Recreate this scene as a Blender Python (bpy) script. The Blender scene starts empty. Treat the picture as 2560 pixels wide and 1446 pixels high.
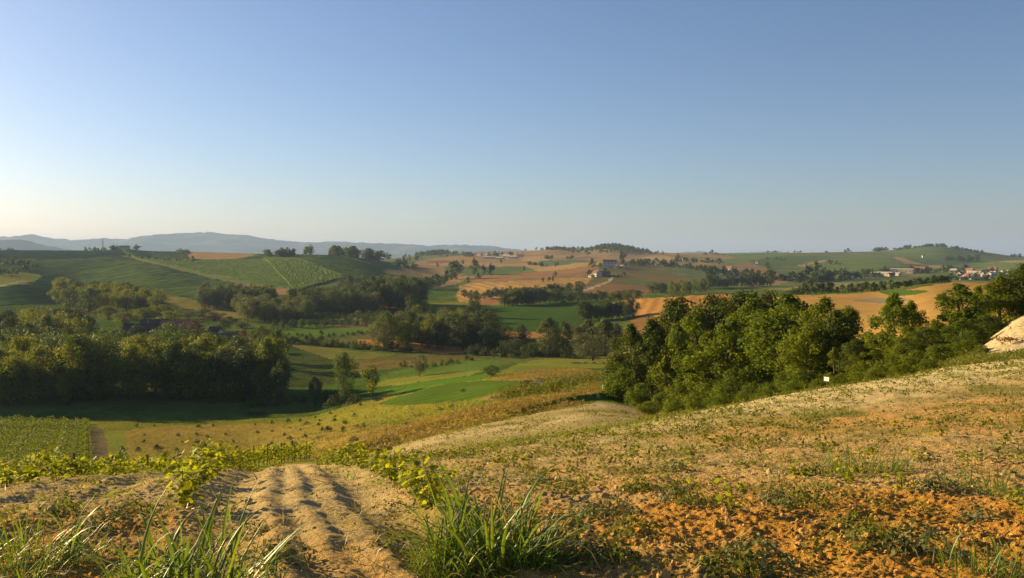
import bpy, math, random
import numpy as np
from mathutils import Vector, Matrix
random.seed(7); rng = np.random.default_rng(7)
S = bpy.context.scene
COL = S.collection
R = math.radians
FPX, CX, HY, EYE = 2130.0, 1280.0, 638.0, 1.65   # focal length in photo pixels, optical axis, horizon row, eye height

# ------------------------------------------------------------------ camera, sky, sun, exposure
cam = bpy.data.cameras.new('camera'); cam_o = bpy.data.objects.new('camera', cam); COL.objects.link(cam_o)
cam_o.location = (0, 0, EYE); cam_o.rotation_euler = (R(90), 0, 0)
cam.sensor_width = 36; cam.lens = 36*FPX/2560; cam.shift_y = (HY-723)/2560
cam.clip_start = .05; cam.clip_end = 90000
S.camera = cam_o
SUN_EL, SUN_AZ = 15.5, -59.0          # azimuth measured from the view direction, negative = left
w = bpy.data.worlds.new('World'); S.world = w; w.use_nodes = True
nt = w.node_tree; nt.nodes.clear()
sky = nt.nodes.new('ShaderNodeTexSky'); sky.sky_type = 'NISHITA'; sky.sun_disc = False
sky.sun_elevation = R(SUN_EL); sky.sun_rotation = R(SUN_AZ); sky.altitude = 200
sky.air_density = 1.0; sky.dust_density = .7; sky.ozone_density = 4.2
bg = nt.nodes.new('ShaderNodeBackground'); bg.inputs['Strength'].default_value = .055
wo = nt.nodes.new('ShaderNodeOutputWorld')
tint = nt.nodes.new('ShaderNodeMix'); tint.data_type = 'RGBA'; tint.blend_type = 'MULTIPLY'; tint.inputs['Factor'].default_value = 1
tint.inputs['B'].default_value = (1.13, 1.0, .99, 1)          # the phone's white balance
nt.links.new(sky.outputs[0], tint.inputs['A']); nt.links.new(tint.outputs['Result'], bg.inputs[0]); nt.links.new(bg.outputs[0], wo.inputs[0])
sl = bpy.data.lights.new('sun', 'SUN'); sl.energy = 5.0; sl.angle = R(.55); sl.color = (1.0, .74, .36)
sun = bpy.data.objects.new('sun', sl); COL.objects.link(sun)
sv = Vector((math.sin(R(SUN_AZ))*math.cos(R(SUN_EL)), math.cos(R(SUN_AZ))*math.cos(R(SUN_EL)), math.sin(R(SUN_EL))))
sun.rotation_euler = sv.to_track_quat('Z', 'Y').to_euler(); sun.location = sv*300
S.view_settings.view_transform = 'Standard'; S.view_settings.look = 'None'
S.view_settings.exposure = 1.25; S.view_settings.gamma = 1; S.view_settings.use_curve_mapping = False
cy = S.cycles
cy.max_bounces = 5; cy.diffuse_bounces = 2; cy.glossy_bounces = 2; cy.transmission_bounces = 3
cy.transparent_max_bounces = 6; cy.volume_bounces = 0; cy.use_denoising = True
try: cy.denoiser = 'OPENIMAGEDENOISE'
except Exception: pass
cy.caustics_reflective = cy.caustics_refractive = False

# ------------------------------------------------------------------ helpers
def tag(o, label=None, cat=None, group=None, kind=None):
    if label: o['label'] = label
    if cat: o['category'] = cat
    if group: o['group'] = group
    if kind: o['kind'] = kind
    return o
def link(o, parent=None):
    COL.objects.link(o)
    if parent is not None: o.parent = parent
    return o
def empty(name, loc=(0, 0, 0), rz=0., s=1.):
    o = bpy.data.objects.new(name, None); o.location = loc; o.rotation_euler = (0, 0, rz)
    o.scale = (s, s, s) if not hasattr(s, '__len__') else s
    o.empty_display_size = .2
    return link(o)
def mesh_np(name, V, F, mats=(), smooth=False, uv=None, cols=None, mi=None):
    """F: (n,k) int array of equal-sized faces"""
    V = np.asarray(V, np.float32); F = np.asarray(F, np.int32)
    m = bpy.data.meshes.new(name); n, k = F.shape
    m.vertices.add(len(V)); m.vertices.foreach_set('co', V.ravel())
    m.loops.add(n*k); m.loops.foreach_set('vertex_index', F.ravel())
    m.polygons.add(n); m.polygons.foreach_set('loop_start', np.arange(0, n*k, k, dtype=np.int32))
    try: m.polygons.foreach_set('loop_total', np.full(n, k, np.int32))
    except Exception: pass
    m.polygons.foreach_set('use_smooth', np.full(n, bool(smooth)))
    if mi is not None: m.polygons.foreach_set('material_index', np.asarray(mi, np.int32))
    if cols is not None:
        a = m.color_attributes.new('Col', 'FLOAT_COLOR', 'POINT')
        c4 = np.ones((len(V), 4), np.float32); c4[:, :3] = cols; a.data.foreach_set('color', c4.ravel())
    for q in (mats if isinstance(mats, (list, tuple)) else [mats]): m.materials.append(q)
    m.update(); m.validate()
    return m
def obj(name, m, parent=None, loc=None, rot=None, s=None):
    o = bpy.data.objects.new(name, m)
    if loc is not None: o.location = loc
    if rot is not None: o.rotation_euler = rot
    if s is not None: o.scale = (s, s, s) if not hasattr(s, '__len__') else s
    return link(o, parent)
class MB:
    """collects quads/tris into one mesh"""
    def __init__(s): s.v = []; s.f = []
    def add(s, vs, fs):
        b = len(s.v); s.v += [tuple(p) for p in vs]; s.f += [tuple(i+b for i in f) for f in fs]
    def box(s, x0, y0, z0, x1, y1, z1):
        s.add([(x0,y0,z0),(x1,y0,z0),(x1,y1,z0),(x0,y1,z0),(x0,y0,z1),(x1,y0,z1),(x1,y1,z1),(x0,y1,z1)],
              [(0,3,2,1),(4,5,6,7),(0,1,5,4),(1,2,6,5),(2,3,7,6),(3,0,4,7)])
    def tube(s, pts, rs, n=6):
        pts = [Vector(p) for p in pts]; b = len(s.v)
        for i, p in enumerate(pts):
            t = (pts[min(i+1, len(pts)-1)]-pts[max(i-1, 0)]).normalized()
            a = t.orthogonal().normalized(); c = t.cross(a)
            for k in range(n):
                th = 2*math.pi*k/n; s.v.append(tuple(p+(a*math.cos(th)+c*math.sin(th))*rs[i]))
        for i in range(len(pts)-1):
            for k in range(n):
                s.f.append((b+i*n+k, b+i*n+(k+1) % n, b+(i+1)*n+(k+1) % n, b+(i+1)*n+k))
        s.f.append(tuple(b+k for k in range(n))[::-1]); s.f.append(tuple(b+(len(pts)-1)*n+k for k in range(n)))
    def mesh(s, name, mat, smooth=False):
        m = bpy.data.meshes.new(name); m.from_pydata(s.v, [], s.f); m.materials.append(mat)
        if smooth: m.polygons.foreach_set('use_smooth', [True]*len(m.polygons))
        m.update(); return m

# numpy gradient noise
def _h(ix, iy, seed):
    n = (ix.astype(np.int64)*374761393 + iy.astype(np.int64)*668265263 + seed*144665) & 0xffffffff
    n = ((n ^ (n >> 13))*1274126177) & 0xffffffff
    n = n ^ (n >> 16)
    return (n & 0xffff)/65535.0
def vnoise(x, y, seed=0):
    ix = np.floor(x); iy = np.floor(y); fx = x-ix; fy = y-iy
    ix = ix.astype(np.int64); iy = iy.astype(np.int64)
    ux = fx*fx*fx*(fx*(fx*6-15)+10); uy = fy*fy*fy*(fy*(fy*6-15)+10)
    def g(i, j):
        a = _h(ix+i, iy+j, seed)*2*math.pi
        return np.cos(a)*(fx-i)+np.sin(a)*(fy-j)
    a = g(0, 0); b = g(1, 0); c = g(0, 1); d = g(1, 1)
    return ((a+(b-a)*ux)+((c+(d-c)*ux)-(a+(b-a)*ux))*uy)*1.5
def fbm(x, y, seed=0, oct=4, gain=.5):
    s = 0; a = 1.
    for o in range(oct):
        s = s+a*vnoise(x*2**o+o*17.3, y*2**o-o*9.1, seed+o); a *= gain
    return s
def sstep(a, b, x):
    t = np.clip((x-a)/(b-a), 0, 1); return t*t*(3-2*t)

# ------------------------------------------------------------------ terrain: bearing columns, each a list (distance, row) read off the photo
TAB = {
 -700: [(1,2600),(3,1760),(4.3,1500),(6,1340),(9,1265),(12,1280),(25,1330),(50,1255),(80,1210),(125,1183),(170,1114),(205,1064),(240,1011),(300,936),(400,862),(500,817),(600,770),(700,730),(850,700),(1050,680),(1300,655),(1700,632),(2000,628),(2500,640),(4500,660),(7000,652)],
 0: [(1,2600),(3,1780),(4.3,1450),(6,1310),(9,1220),(12,1203),(16,1222),(25,1262),(50,1232),(80,1200),(100,1197),(125,1183),(170,1112),(205,1064),(240,1011),(300,936),(400,862),(500,817),(600,783),(700,745),(850,706),(1050,680),(1300,655),(1700,631),(2000,626),(2500,640),(4500,660),(7000,652)],
 200: [(1,2600),(3,1800),(4.3,1450),(6,1305),(9,1212),(12,1195),(16,1208),(25,1240),(50,1216),(80,1192),(100,1192),(125,1180),(170,1113),(205,1064),(240,1011),(300,936),(400,862),(500,817),(600,788),(700,762),(850,728),(1050,690),(1300,656),(1700,634),(2000,627),(2500,641),(4500,660),(7000,652)],
 400: [(1,2600),(3,1805),(4.3,1448),(6,1300),(9,1205),(12,1188),(16,1203),(25,1225),(50,1203),(80,1180),(100,1183),(130,1167),(170,1113),(210,1056),(240,1012),(300,936),(400,862),(500,817),(600,788),(700,762),(850,720),(1050,682),(1300,654),(1700,637),(2000,629),(2500,640),(4500,660),(7000,652)],
 600: [(1,2600),(3,1809),(4.3,1446),(6,1297),(9,1198),(12,1179),(16,1186),(25,1200),(50,1178),(80,1148),(100,1165),(130,1160),(170,1114),(210,1054),(240,1011),(300,936),(400,862),(500,817),(600,788),(700,762),(780,736),(850,721),(1050,686),(1300,653),(1500,641),(1700,637),(2000,634),(2500,641),(4500,662),(7000,652)],
 770: [(1,2600),(3,1809),(4.3,1446),(6,1298),(9,1202),(12,1178),(16,1168),(25,1172),(40,1163),(60,1152),(80,1146),(100,1139),(130,1110),(170,1074),(210,1044),(240,1008),(300,936),(400,862),(500,817),(600,788),(700,763),(800,732),(900,712),(1050,682),(1300,648),(1500,637),(1700,640),(2000,645),(2500,650),(4500,662),(7000,652)],
 900: [(1,2600),(3,1809),(4.3,1446),(6,1299),(9,1207),(12,1178),(16,1165),(22,1164),(30,1167),(45,1163),(60,1148),(75,1125),(90,1108),(110,1090),(140,1065),(170,1040),(210,1008),(240,985),(270,960),(340,897),(400,862),(500,817),(600,786),(700,762),(850,732),(950,708),(1150,673),(1350,651),(1500,645),(1700,652),(2000,652),(2500,650),(4500,660),(7000,652)],
 1100: [(1,2600),(3,1809),(4.3,1446),(6,1299),(9,1208),(12,1169),(16,1148),(20,1143),(30,1150),(45,1125),(60,1100),(75,1076),(90,1052),(110,1042),(130,1028),(160,1000),(200,968),(270,930),(340,895),(400,861),(500,817),(600,786),(700,763),(850,740),(1000,720),(1150,704),(1300,690),(1600,669),(2000,652),(2500,643),(3000,639),(3500,645),(4500,655),(7000,652)],
 1300: [(1,2600),(3,1809),(4.3,1446),(6,1299),(9,1211),(12,1165),(18,1116),(23,1108),(30,1114),(45,1098),(60,1066),(75,1037),(90,1008),(110,992),(130,978),(150,958),(200,935),(270,912),(340,892),(400,858),(480,820),(600,781),(680,762),(800,741),(950,715),(1100,699),(1300,686),(1500,676),(1800,660),(2200,645),(2600,635),(3000,628),(3500,640),(4500,655),(7000,652)],
 1500: [(1,2600),(3,1809),(4.3,1446),(6,1298),(9,1205),(12,1155),(18,1098),(24,1078),(32,1082),(45,1072),(60,1043),(75,1015),(90,995),(110,973),(140,953),(200,930),(270,909),(340,893),(400,864),(480,823),(560,788),(650,764),(750,751),(900,725),(1050,705),(1200,690),(1350,672),(1500,661),(1800,655),(2200,645),(2600,636),(3000,628),(3500,640),(4500,655),(7000,652)],
 1640: [(1,2600),(3,1805),(4.3,1444),(6,1295),(9,1198),(12,1145),(18,1083),(24,1056),(30,1048),(36,1052),(45,1060),(60,1050),(75,1035),(90,1022),(110,1010),(140,985),(200,945),(270,908),(340,880),(400,846),(440,822),(500,792),(560,768),(650,743),(750,742),(900,727),(1050,710),(1200,695),(1350,680),(1500,668),(1800,658),(2200,648),(2600,638),(3000,632),(3500,640),(4500,655),(7000,652)],
 1800: [(1,2600),(3,1800),(4.3,1441),(6,1290),(9,1190),(12,1130),(18,1065),(24,1030),(29,1020),(36,1024),(45,1030),(60,1022),(80,1005),(110,990),(150,965),(200,920),(270,865),(340,827),(480,773),(560,752),(650,736),(750,740),(900,730),(1050,712),(1200,697),(1350,684),(1600,668),(1900,656),(2400,643),(3000,634),(3500,640),(4500,655),(7000,652)],
 2000: [(1,2600),(3,1795),(4.3,1439),(6,1288),(9,1182),(12,1115),(18,1045),(24,1000),(29,983),(36,982),(45,990),(60,985),(80,968),(110,958),(150,925),(200,865),(270,795),(350,753),(450,737),(600,744),(750,733),(900,722),(1100,706),(1300,690),(1600,672),(2000,655),(2500,640),(3000,632),(3500,640),(4500,655),(7000,652)],
 2200: [(1,2600),(3,1790),(4.3,1437),(6,1285),(9,1172),(12,1102),(18,1025),(24,972),(30,953),(36,951),(45,956),(60,945),(80,920),(110,900),(150,865),(200,820),(270,775),(350,741),(420,727),(500,731),(700,728),(900,716),(1100,700),(1300,688),(1600,668),(2000,650),(2500,637),(3000,628),(3500,640),(4500,655),(7000,652)],
 2340: [(1,2600),(3,1788),(4.3,1435),(6,1283),(9,1168),(12,1093),(18,1013),(24,955),(30,932),(36,929),(45,925),(55,905),(70,875),(110,840),(150,810),(200,775),(270,740),(350,717),(420,709),(500,715),(700,722),(900,712),(1100,697),(1300,686),(1600,674),(2000,655),(2500,632),(3000,616),(3500,640),(4500,655),(7000,652)],
 2440: [(1,2600),(3,1786),(4.3,1434),(6,1281),(9,1164),(12,1087),(18,1005),(24,945),(30,920),(36,914),(43,904),(50,880),(58,868),(66,862),(80,850),(110,820),(150,795),(200,765),(270,735),(350,714),(420,707),(500,714),(700,721),(900,712),(1100,698),(1300,686),(1600,675),(2000,660),(2500,640),(3000,628),(3500,640),(4500,655),(7000,652)],
 2560: [(1,2600),(3,1784),(4.3,1432),(6,1279),(9,1160),(12,1080),(18,997),(24,930),(30,903),(36,897),(42,882),(46,865),(50,838),(58,793),(66,788),(80,792),(110,785),(150,772),(200,750),(270,730),(350,713),(420,709),(500,714),(700,721),(900,712),(1100,698),(1300,684),(1600,668),(2000,655),(2500,648),(3000,642),(3500,644),(4500,655),(7000,652)],
 3300: [(1,2600),(3,1770),(4.3,1415),(6,1260),(9,1135),(12,1040),(18,930),(24,845),(30,800),(36,760),(42,720),(50,690),(58,670),(66,665),(80,665),(110,690),(150,690),(200,690),(270,690),(350,690),(420,695),(500,700),(700,700),(900,695),(1100,690),(1300,680),(1600,668),(2000,655),(2500,648),(3000,645),(3500,648),(4500,655),(7000,652)],
}
def pchip(x, y, xi):
    x = np.asarray(x, float); y = np.asarray(y, float); h = np.diff(x); d = np.diff(y)/h
    m = np.zeros_like(x)
    for i in range(1, len(x)-1):
        if d[i-1]*d[i] > 0:
            w1 = 2*h[i]+h[i-1]; w2 = h[i]+2*h[i-1]; m[i] = (w1+w2)/(w1/d[i-1]+w2/d[i])
    m[0] = d[0]; m[-1] = d[-1]
    k = np.clip(np.searchsorted(x, xi)-1, 0, len(x)-2); t = (xi-x[k])/h[k]
    return ((1+2*t)*(1-t)**2*y[k]+t*(1-t)**2*h[k]*m[k]+t*t*(3-2*t)*y[k+1]+t*t*(t-1)*h[k]*m[k+1])
LMIN, LMAX, NL, NP = math.log(1.0), math.log(7000.), 700, 420
LG = np.linspace(LMIN, LMAX, NL); PG = np.linspace(-900, 3500, NP)
_cols = sorted(TAB); _A = np.array([pchip([math.log(d) for d, _ in TAB[c]], [p for _, p in TAB[c]], LG) for c in _cols])
PYT = np.empty((NP, NL))
def _cr(ys, xs, xi):
    # smooth (cubic hermite, finite difference) interpolation over unevenly spaced columns
    k = np.clip(np.searchsorted(xs, xi)-1, 0, len(xs)-2); out = np.empty((len(xi), ys.shape[1]))
    g = np.zeros_like(ys)
    for i in range(1, len(xs)-1):
        d0 = (ys[i]-ys[i-1])/(xs[i]-xs[i-1]); d1 = (ys[i+1]-ys[i])/(xs[i+1]-xs[i])
        g[i] = np.where(d0*d1 > 0, 2*d0*d1/np.where(d0+d1 == 0, 1, d0+d1), 0)
    for j, (kk, x) in enumerate(zip(k, xi)):
        h = xs[kk+1]-xs[kk]; t = (np.clip(x, xs[0], xs[-1])-xs[kk])/h
        out[j] = (1+2*t)*(1-t)**2*ys[kk]+t*(1-t)**2*h*g[kk]+t*t*(3-2*t)*ys[kk+1]+t*t*(t-1)*h*g[kk+1]
    return out
PYT = _cr(_A, np.array(_cols, float), PG)
for _ in range(3):   # a little smoothing over bearing and distance
    PYT[1:-1] = .25*PYT[:-2]+.5*PYT[1:-1]+.25*PYT[2:]
    PYT[:, 1:-1] = .25*PYT[:, :-2]+.5*PYT[:, 1:-1]+.25*PYT[:, 2:]
BUMPS = [  # wooded knolls on the skyline: px, distance, height, width px, depth
 (1388, 2750, 9, 55, 260), (1535, 2800, 20, 60, 300), (1090, 2700, 9, 70, 300), (310, 1950, 4, 40, 200)]
def base_row(px, D):
    fi = np.clip((px-PG[0])/(PG[1]-PG[0]), 0, NP-1.001); fj = np.clip((np.log(D)-LMIN)/(LG[1]-LG[0]), 0, NL-1.001)
    i = fi.astype(int); j = fj.astype(int); a = fi-i; b = fj-j
    return (PYT[i, j]*(1-a)+PYT[i+1, j]*a)*(1-b)+(PYT[i, j+1]*(1-a)+PYT[i+1, j+1]*a)*b
ROWDIR = -.27                     # rows of young vines: x = c + ROWDIR*y
def ground(x, y, fine=True):
    x = np.asarray(x, float); y = np.maximum(np.asarray(y, float), 1.0)
    px = CX+FPX*x/y
    z = EYE-(base_row(px, y)-HY)/FPX*y
    for bp, bd, bh, bw, bdep in BUMPS:
        z = z+bh*np.exp(-((px-bp)/bw)**2-((y-bd)/bdep)**2)
    m = sstep(40, 140, y)
    z = z+m*(.35*fbm(x/22, y/22, 3, 3)+.25*sstep(120, 300, y)*fbm(x/70, y/70, 5, 2)+sstep(500, 1000, y)*1.1*fbm(x/160, y/160, 9, 3))
    # low scarp where the golden bank stands above the clay field, and gullies down the clay bank
    sl_ = np.interp(px, [820, 900, 1000, 1100, 1300, 1500, 1560], [62, 68, 73, 76, 75, 87, 92])
    z = z+.55*sstep(-.1, .9, y-sl_)*sstep(16, 1, y-sl_)*sstep(820, 900, px)*sstep(1580, 1500, px)
    z = z+sstep(2380, 2480, px)*sstep(42, 47, y)*sstep(66, 60, y)*(.05*np.abs(fbm(x/.9+.3*y, y/5, 301, 3))+.03*fbm(x/.5, y/.9, 305, 3))
    if fine:
        n = 1-sstep(26, 50, y)
        c = x-ROWDIR*y
        c = np.where(np.abs(c-.2) < 1.6, c-.16*np.clip((7.5-y)/3, 0, 2)**2*sstep(1.6, .8, np.abs(c-.2)), c)
        z = z+n*(.035*fbm(x/.9, y/.9, 21, 3)+.012*fbm(x/.22, y/.22, 31, 3))
        # clod crust: rounded lumps, stronger on the right
        cl = np.abs(fbm(x/.17, y/.17, 41, 3)); cl2 = np.abs(fbm(x/.38+7, y/.38, 45, 3))
        al = 1-.72*np.exp(-((c-.18)/.85)**4)          # the driven alley is packed and smoother
        z = z+n*al*(.45+.55*sstep(12, 6, y))*((.026*cl+.026*cl2)*(.42+.38*sstep(.8, 2.2, c))+.022*np.abs(fbm(x/.075, y/.075, 47, 2))+.02*sstep(.1, .5, vnoise(x/.33, y/.33, 48))*np.abs(fbm(x/.11, y/.11, 49, 2)))
        z = z+n*(1-al)*.004*vnoise(y/.11+.6*vnoise(x/.3, y/.3, 58), c*1.5, 57)
        # wheel ruts along the rows on the left
        wob = .07*vnoise(y/1.3, c*0, 51)
        for c0, dp, wd in ((-.42, .034, .19), (.02, .018, .09), (.30, .024, .10), (.74, .042, .21), (-1.55, .022, .15), (-2.15, .026, .15), (-3.6, .026, .16), (-4.3, .026, .16)):
            q = (c-c0-wob)/wd
            z = z+n*1.25*dp*(-np.exp(-q*q)+.55*np.exp(-(np.abs(q)-1.9)**2*2))*(1+.25*vnoise(y/2.3, c*2, 52))
    return z
def at(px, D, fine=True):
    x = (px-CX)/FPX*D; return float(x), float(D), float(ground(np.array([x]), np.array([D]), fine)[0])

NU = 840
uu = np.concatenate([np.linspace(-800, -60, 60)[:-1], np.linspace(-60, 2620, NU-120), np.linspace(2620, 3360, 61)[1:]])
dd = np.concatenate([np.exp(np.linspace(math.log(1.3), math.log(3.4), 40))[:-1], np.exp(np.linspace(math.log(3.4), math.log(12), 420))[:-1], np.exp(np.linspace(math.log(12), math.log(46), 220))[:-1], np.exp(np.linspace(math.log(46), math.log(6900), 350))])
NUv, NDv = len(uu), len(dd)
PXg, DDg = np.meshgrid(uu, dd)           # rows: distance
TX = (PXg-CX)/FPX*DDg; TY = DDg
TZ = ground(TX.ravel(), TY.ravel()).reshape(TX.shape)
PYg = HY+(EYE-TZ)/DDg*FPX                 # row at which each ground point shows
# ------------------------------------------------------------------ ground materials
def nodes(name):
    m = bpy.data.materials.new(name); m.use_nodes = True; n = m.node_tree; n.nodes.clear()
    return m, n, n.nodes, n.links
def N(n, t, **k):
    q = n.nodes.new('ShaderNode'+t)
    for a, b in k.items():
        if a.startswith('i_'): q.inputs[int(a[2:]) if a[2:].isdigit() else a[2:].replace('_', ' ')].default_value = b
        else: setattr(q, a, b)
    return q
def mth(n, op, a, b=None, c=None):
    q = n.nodes.new('ShaderNodeMath'); q.operation = op
    for i, v in enumerate((a, b, c)):
        if v is None: continue
        if isinstance(v, (int, float)): q.inputs[i].default_value = v
        else: n.links.new(v, q.inputs[i])
    return q.outputs[0]
def ground_mat(name, s1, a1, s2, a2, bump=.3, bdist=.3, stripe=None, hue=None):
    """base colour = the surface's own colour attribute, broken up by two sizes of noise and optional crop rows"""
    m, n, nn, ln = nodes(name)
    at_ = N(n, 'Attribute', attribute_name='Col'); tc = N(n, 'TexCoord')
    n1 = N(n, 'TexNoise', i_Scale=s1, i_Detail=4.0, i_Roughness=.6); n2 = N(n, 'TexNoise', i_Scale=s2, i_Detail=5.0, i_Roughness=.65)
    for q in (n1, n2): ln.new(tc.outputs['Object'], q.inputs['Vector'])
    f = mth(n, 'MULTIPLY', mth(n, 'MULTIPLY_ADD', n1.outputs[0], 2*a1, 1-a1), mth(n, 'MULTIPLY_ADD', n2.outputs[0], 2*a2, 1-a2))
    hsum = n2.outputs[0]
    if stripe:
        ang, per, st = stripe
        sp = N(n, 'SeparateXYZ'); ln.new(tc.outputs['Object'], sp.inputs[0])
        n3 = N(n, 'TexNoise', i_Scale=.03, i_Detail=2.0); ln.new(tc.outputs['Object'], n3.inputs['Vector'])
        u = mth(n, 'ADD', mth(n, 'MULTIPLY', sp.outputs[0], math.cos(R(ang))/per), mth(n, 'MULTIPLY', sp.outputs[1], math.sin(R(ang))/per))
        u = mth(n, 'ADD', u, mth(n, 'MULTIPLY', n3.outputs[0], 1.2))
        w_ = mth(n, 'SINE', mth(n, 'MULTIPLY', u, 2*math.pi))
        f = mth(n, 'MULTIPLY', f, mth(n, 'MULTIPLY_ADD', w_, st, 1.0)); hsum = mth(n, 'MULTIPLY_ADD', w_, .25, hsum)
    mix = N(n, 'Mix', data_type='RGBA', blend_type='MULTIPLY'); mix.inputs['Factor'].default_value = 1
    ln.new(at_.outputs['Color'], mix.inputs['A']); ln.new(f, mix.inputs['B'])
    b = N(n, 'BsdfPrincipled', i_Roughness=1.0); b.inputs['Specular IOR Level'].default_value = 0
    ln.new(mix.outputs['Result'], b.inputs['Base Color'])
    bp = N(n, 'Bump', i_Strength=bump, i_Distance=bdist); ln.new(hsum, bp.inputs['Height']); ln.new(bp.outputs[0], b.inputs['Normal'])
    o = N(n, 'OutputMaterial'); ln.new(b.outputs[0], o.inputs[0])
    return m
GM = {
 'soil': ground_mat('soil', 3.0, .14, 38., .34, 1.0, .035),
 'pale': ground_mat('pale_clay', .25, .32, 3.5, .42, .9, .25),
 'meadow': ground_mat('meadow_grass', .05, .30, .9, .42, .9, .5),
 'rough': ground_mat('rough_grass', .07, .45, .5, .5, 1.0, .9),
 'crop': ground_mat('green_crop', .03, .14, 1.1, .30, .7, .35, (70, 5., .13)),
 'crop2': ground_mat('leafy_crop', .05, .2, .7, .42, 1.0, .7),
 'stubble': ground_mat('stubble', .012, .16, .35, .16, .4, .25, (52, 8., .08)),
 'windrow': ground_mat('stubble_with_straw_swaths', .02, .14, .5, .16, .4, .3, (12, 13., .2)),
 'windrow2': ground_mat('stubble_with_tractor_lines', .02, .14, .5, .18, .4, .3, (-12, 9., .17)),
 'plough': ground_mat('ploughed_earth', .02, .18, .4, .25, .7, .35, (25, 5., .08)),
 'vine': ground_mat('vineyard_floor', .012, .22, .25, .35, .7, .6),
 'hill': ground_mat('hill_pasture', .006, .35, .06, .42, .8, 2.5),
 'track': ground_mat('dirt_track', .05, .2, 1., .25, .3, .1),
}
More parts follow.
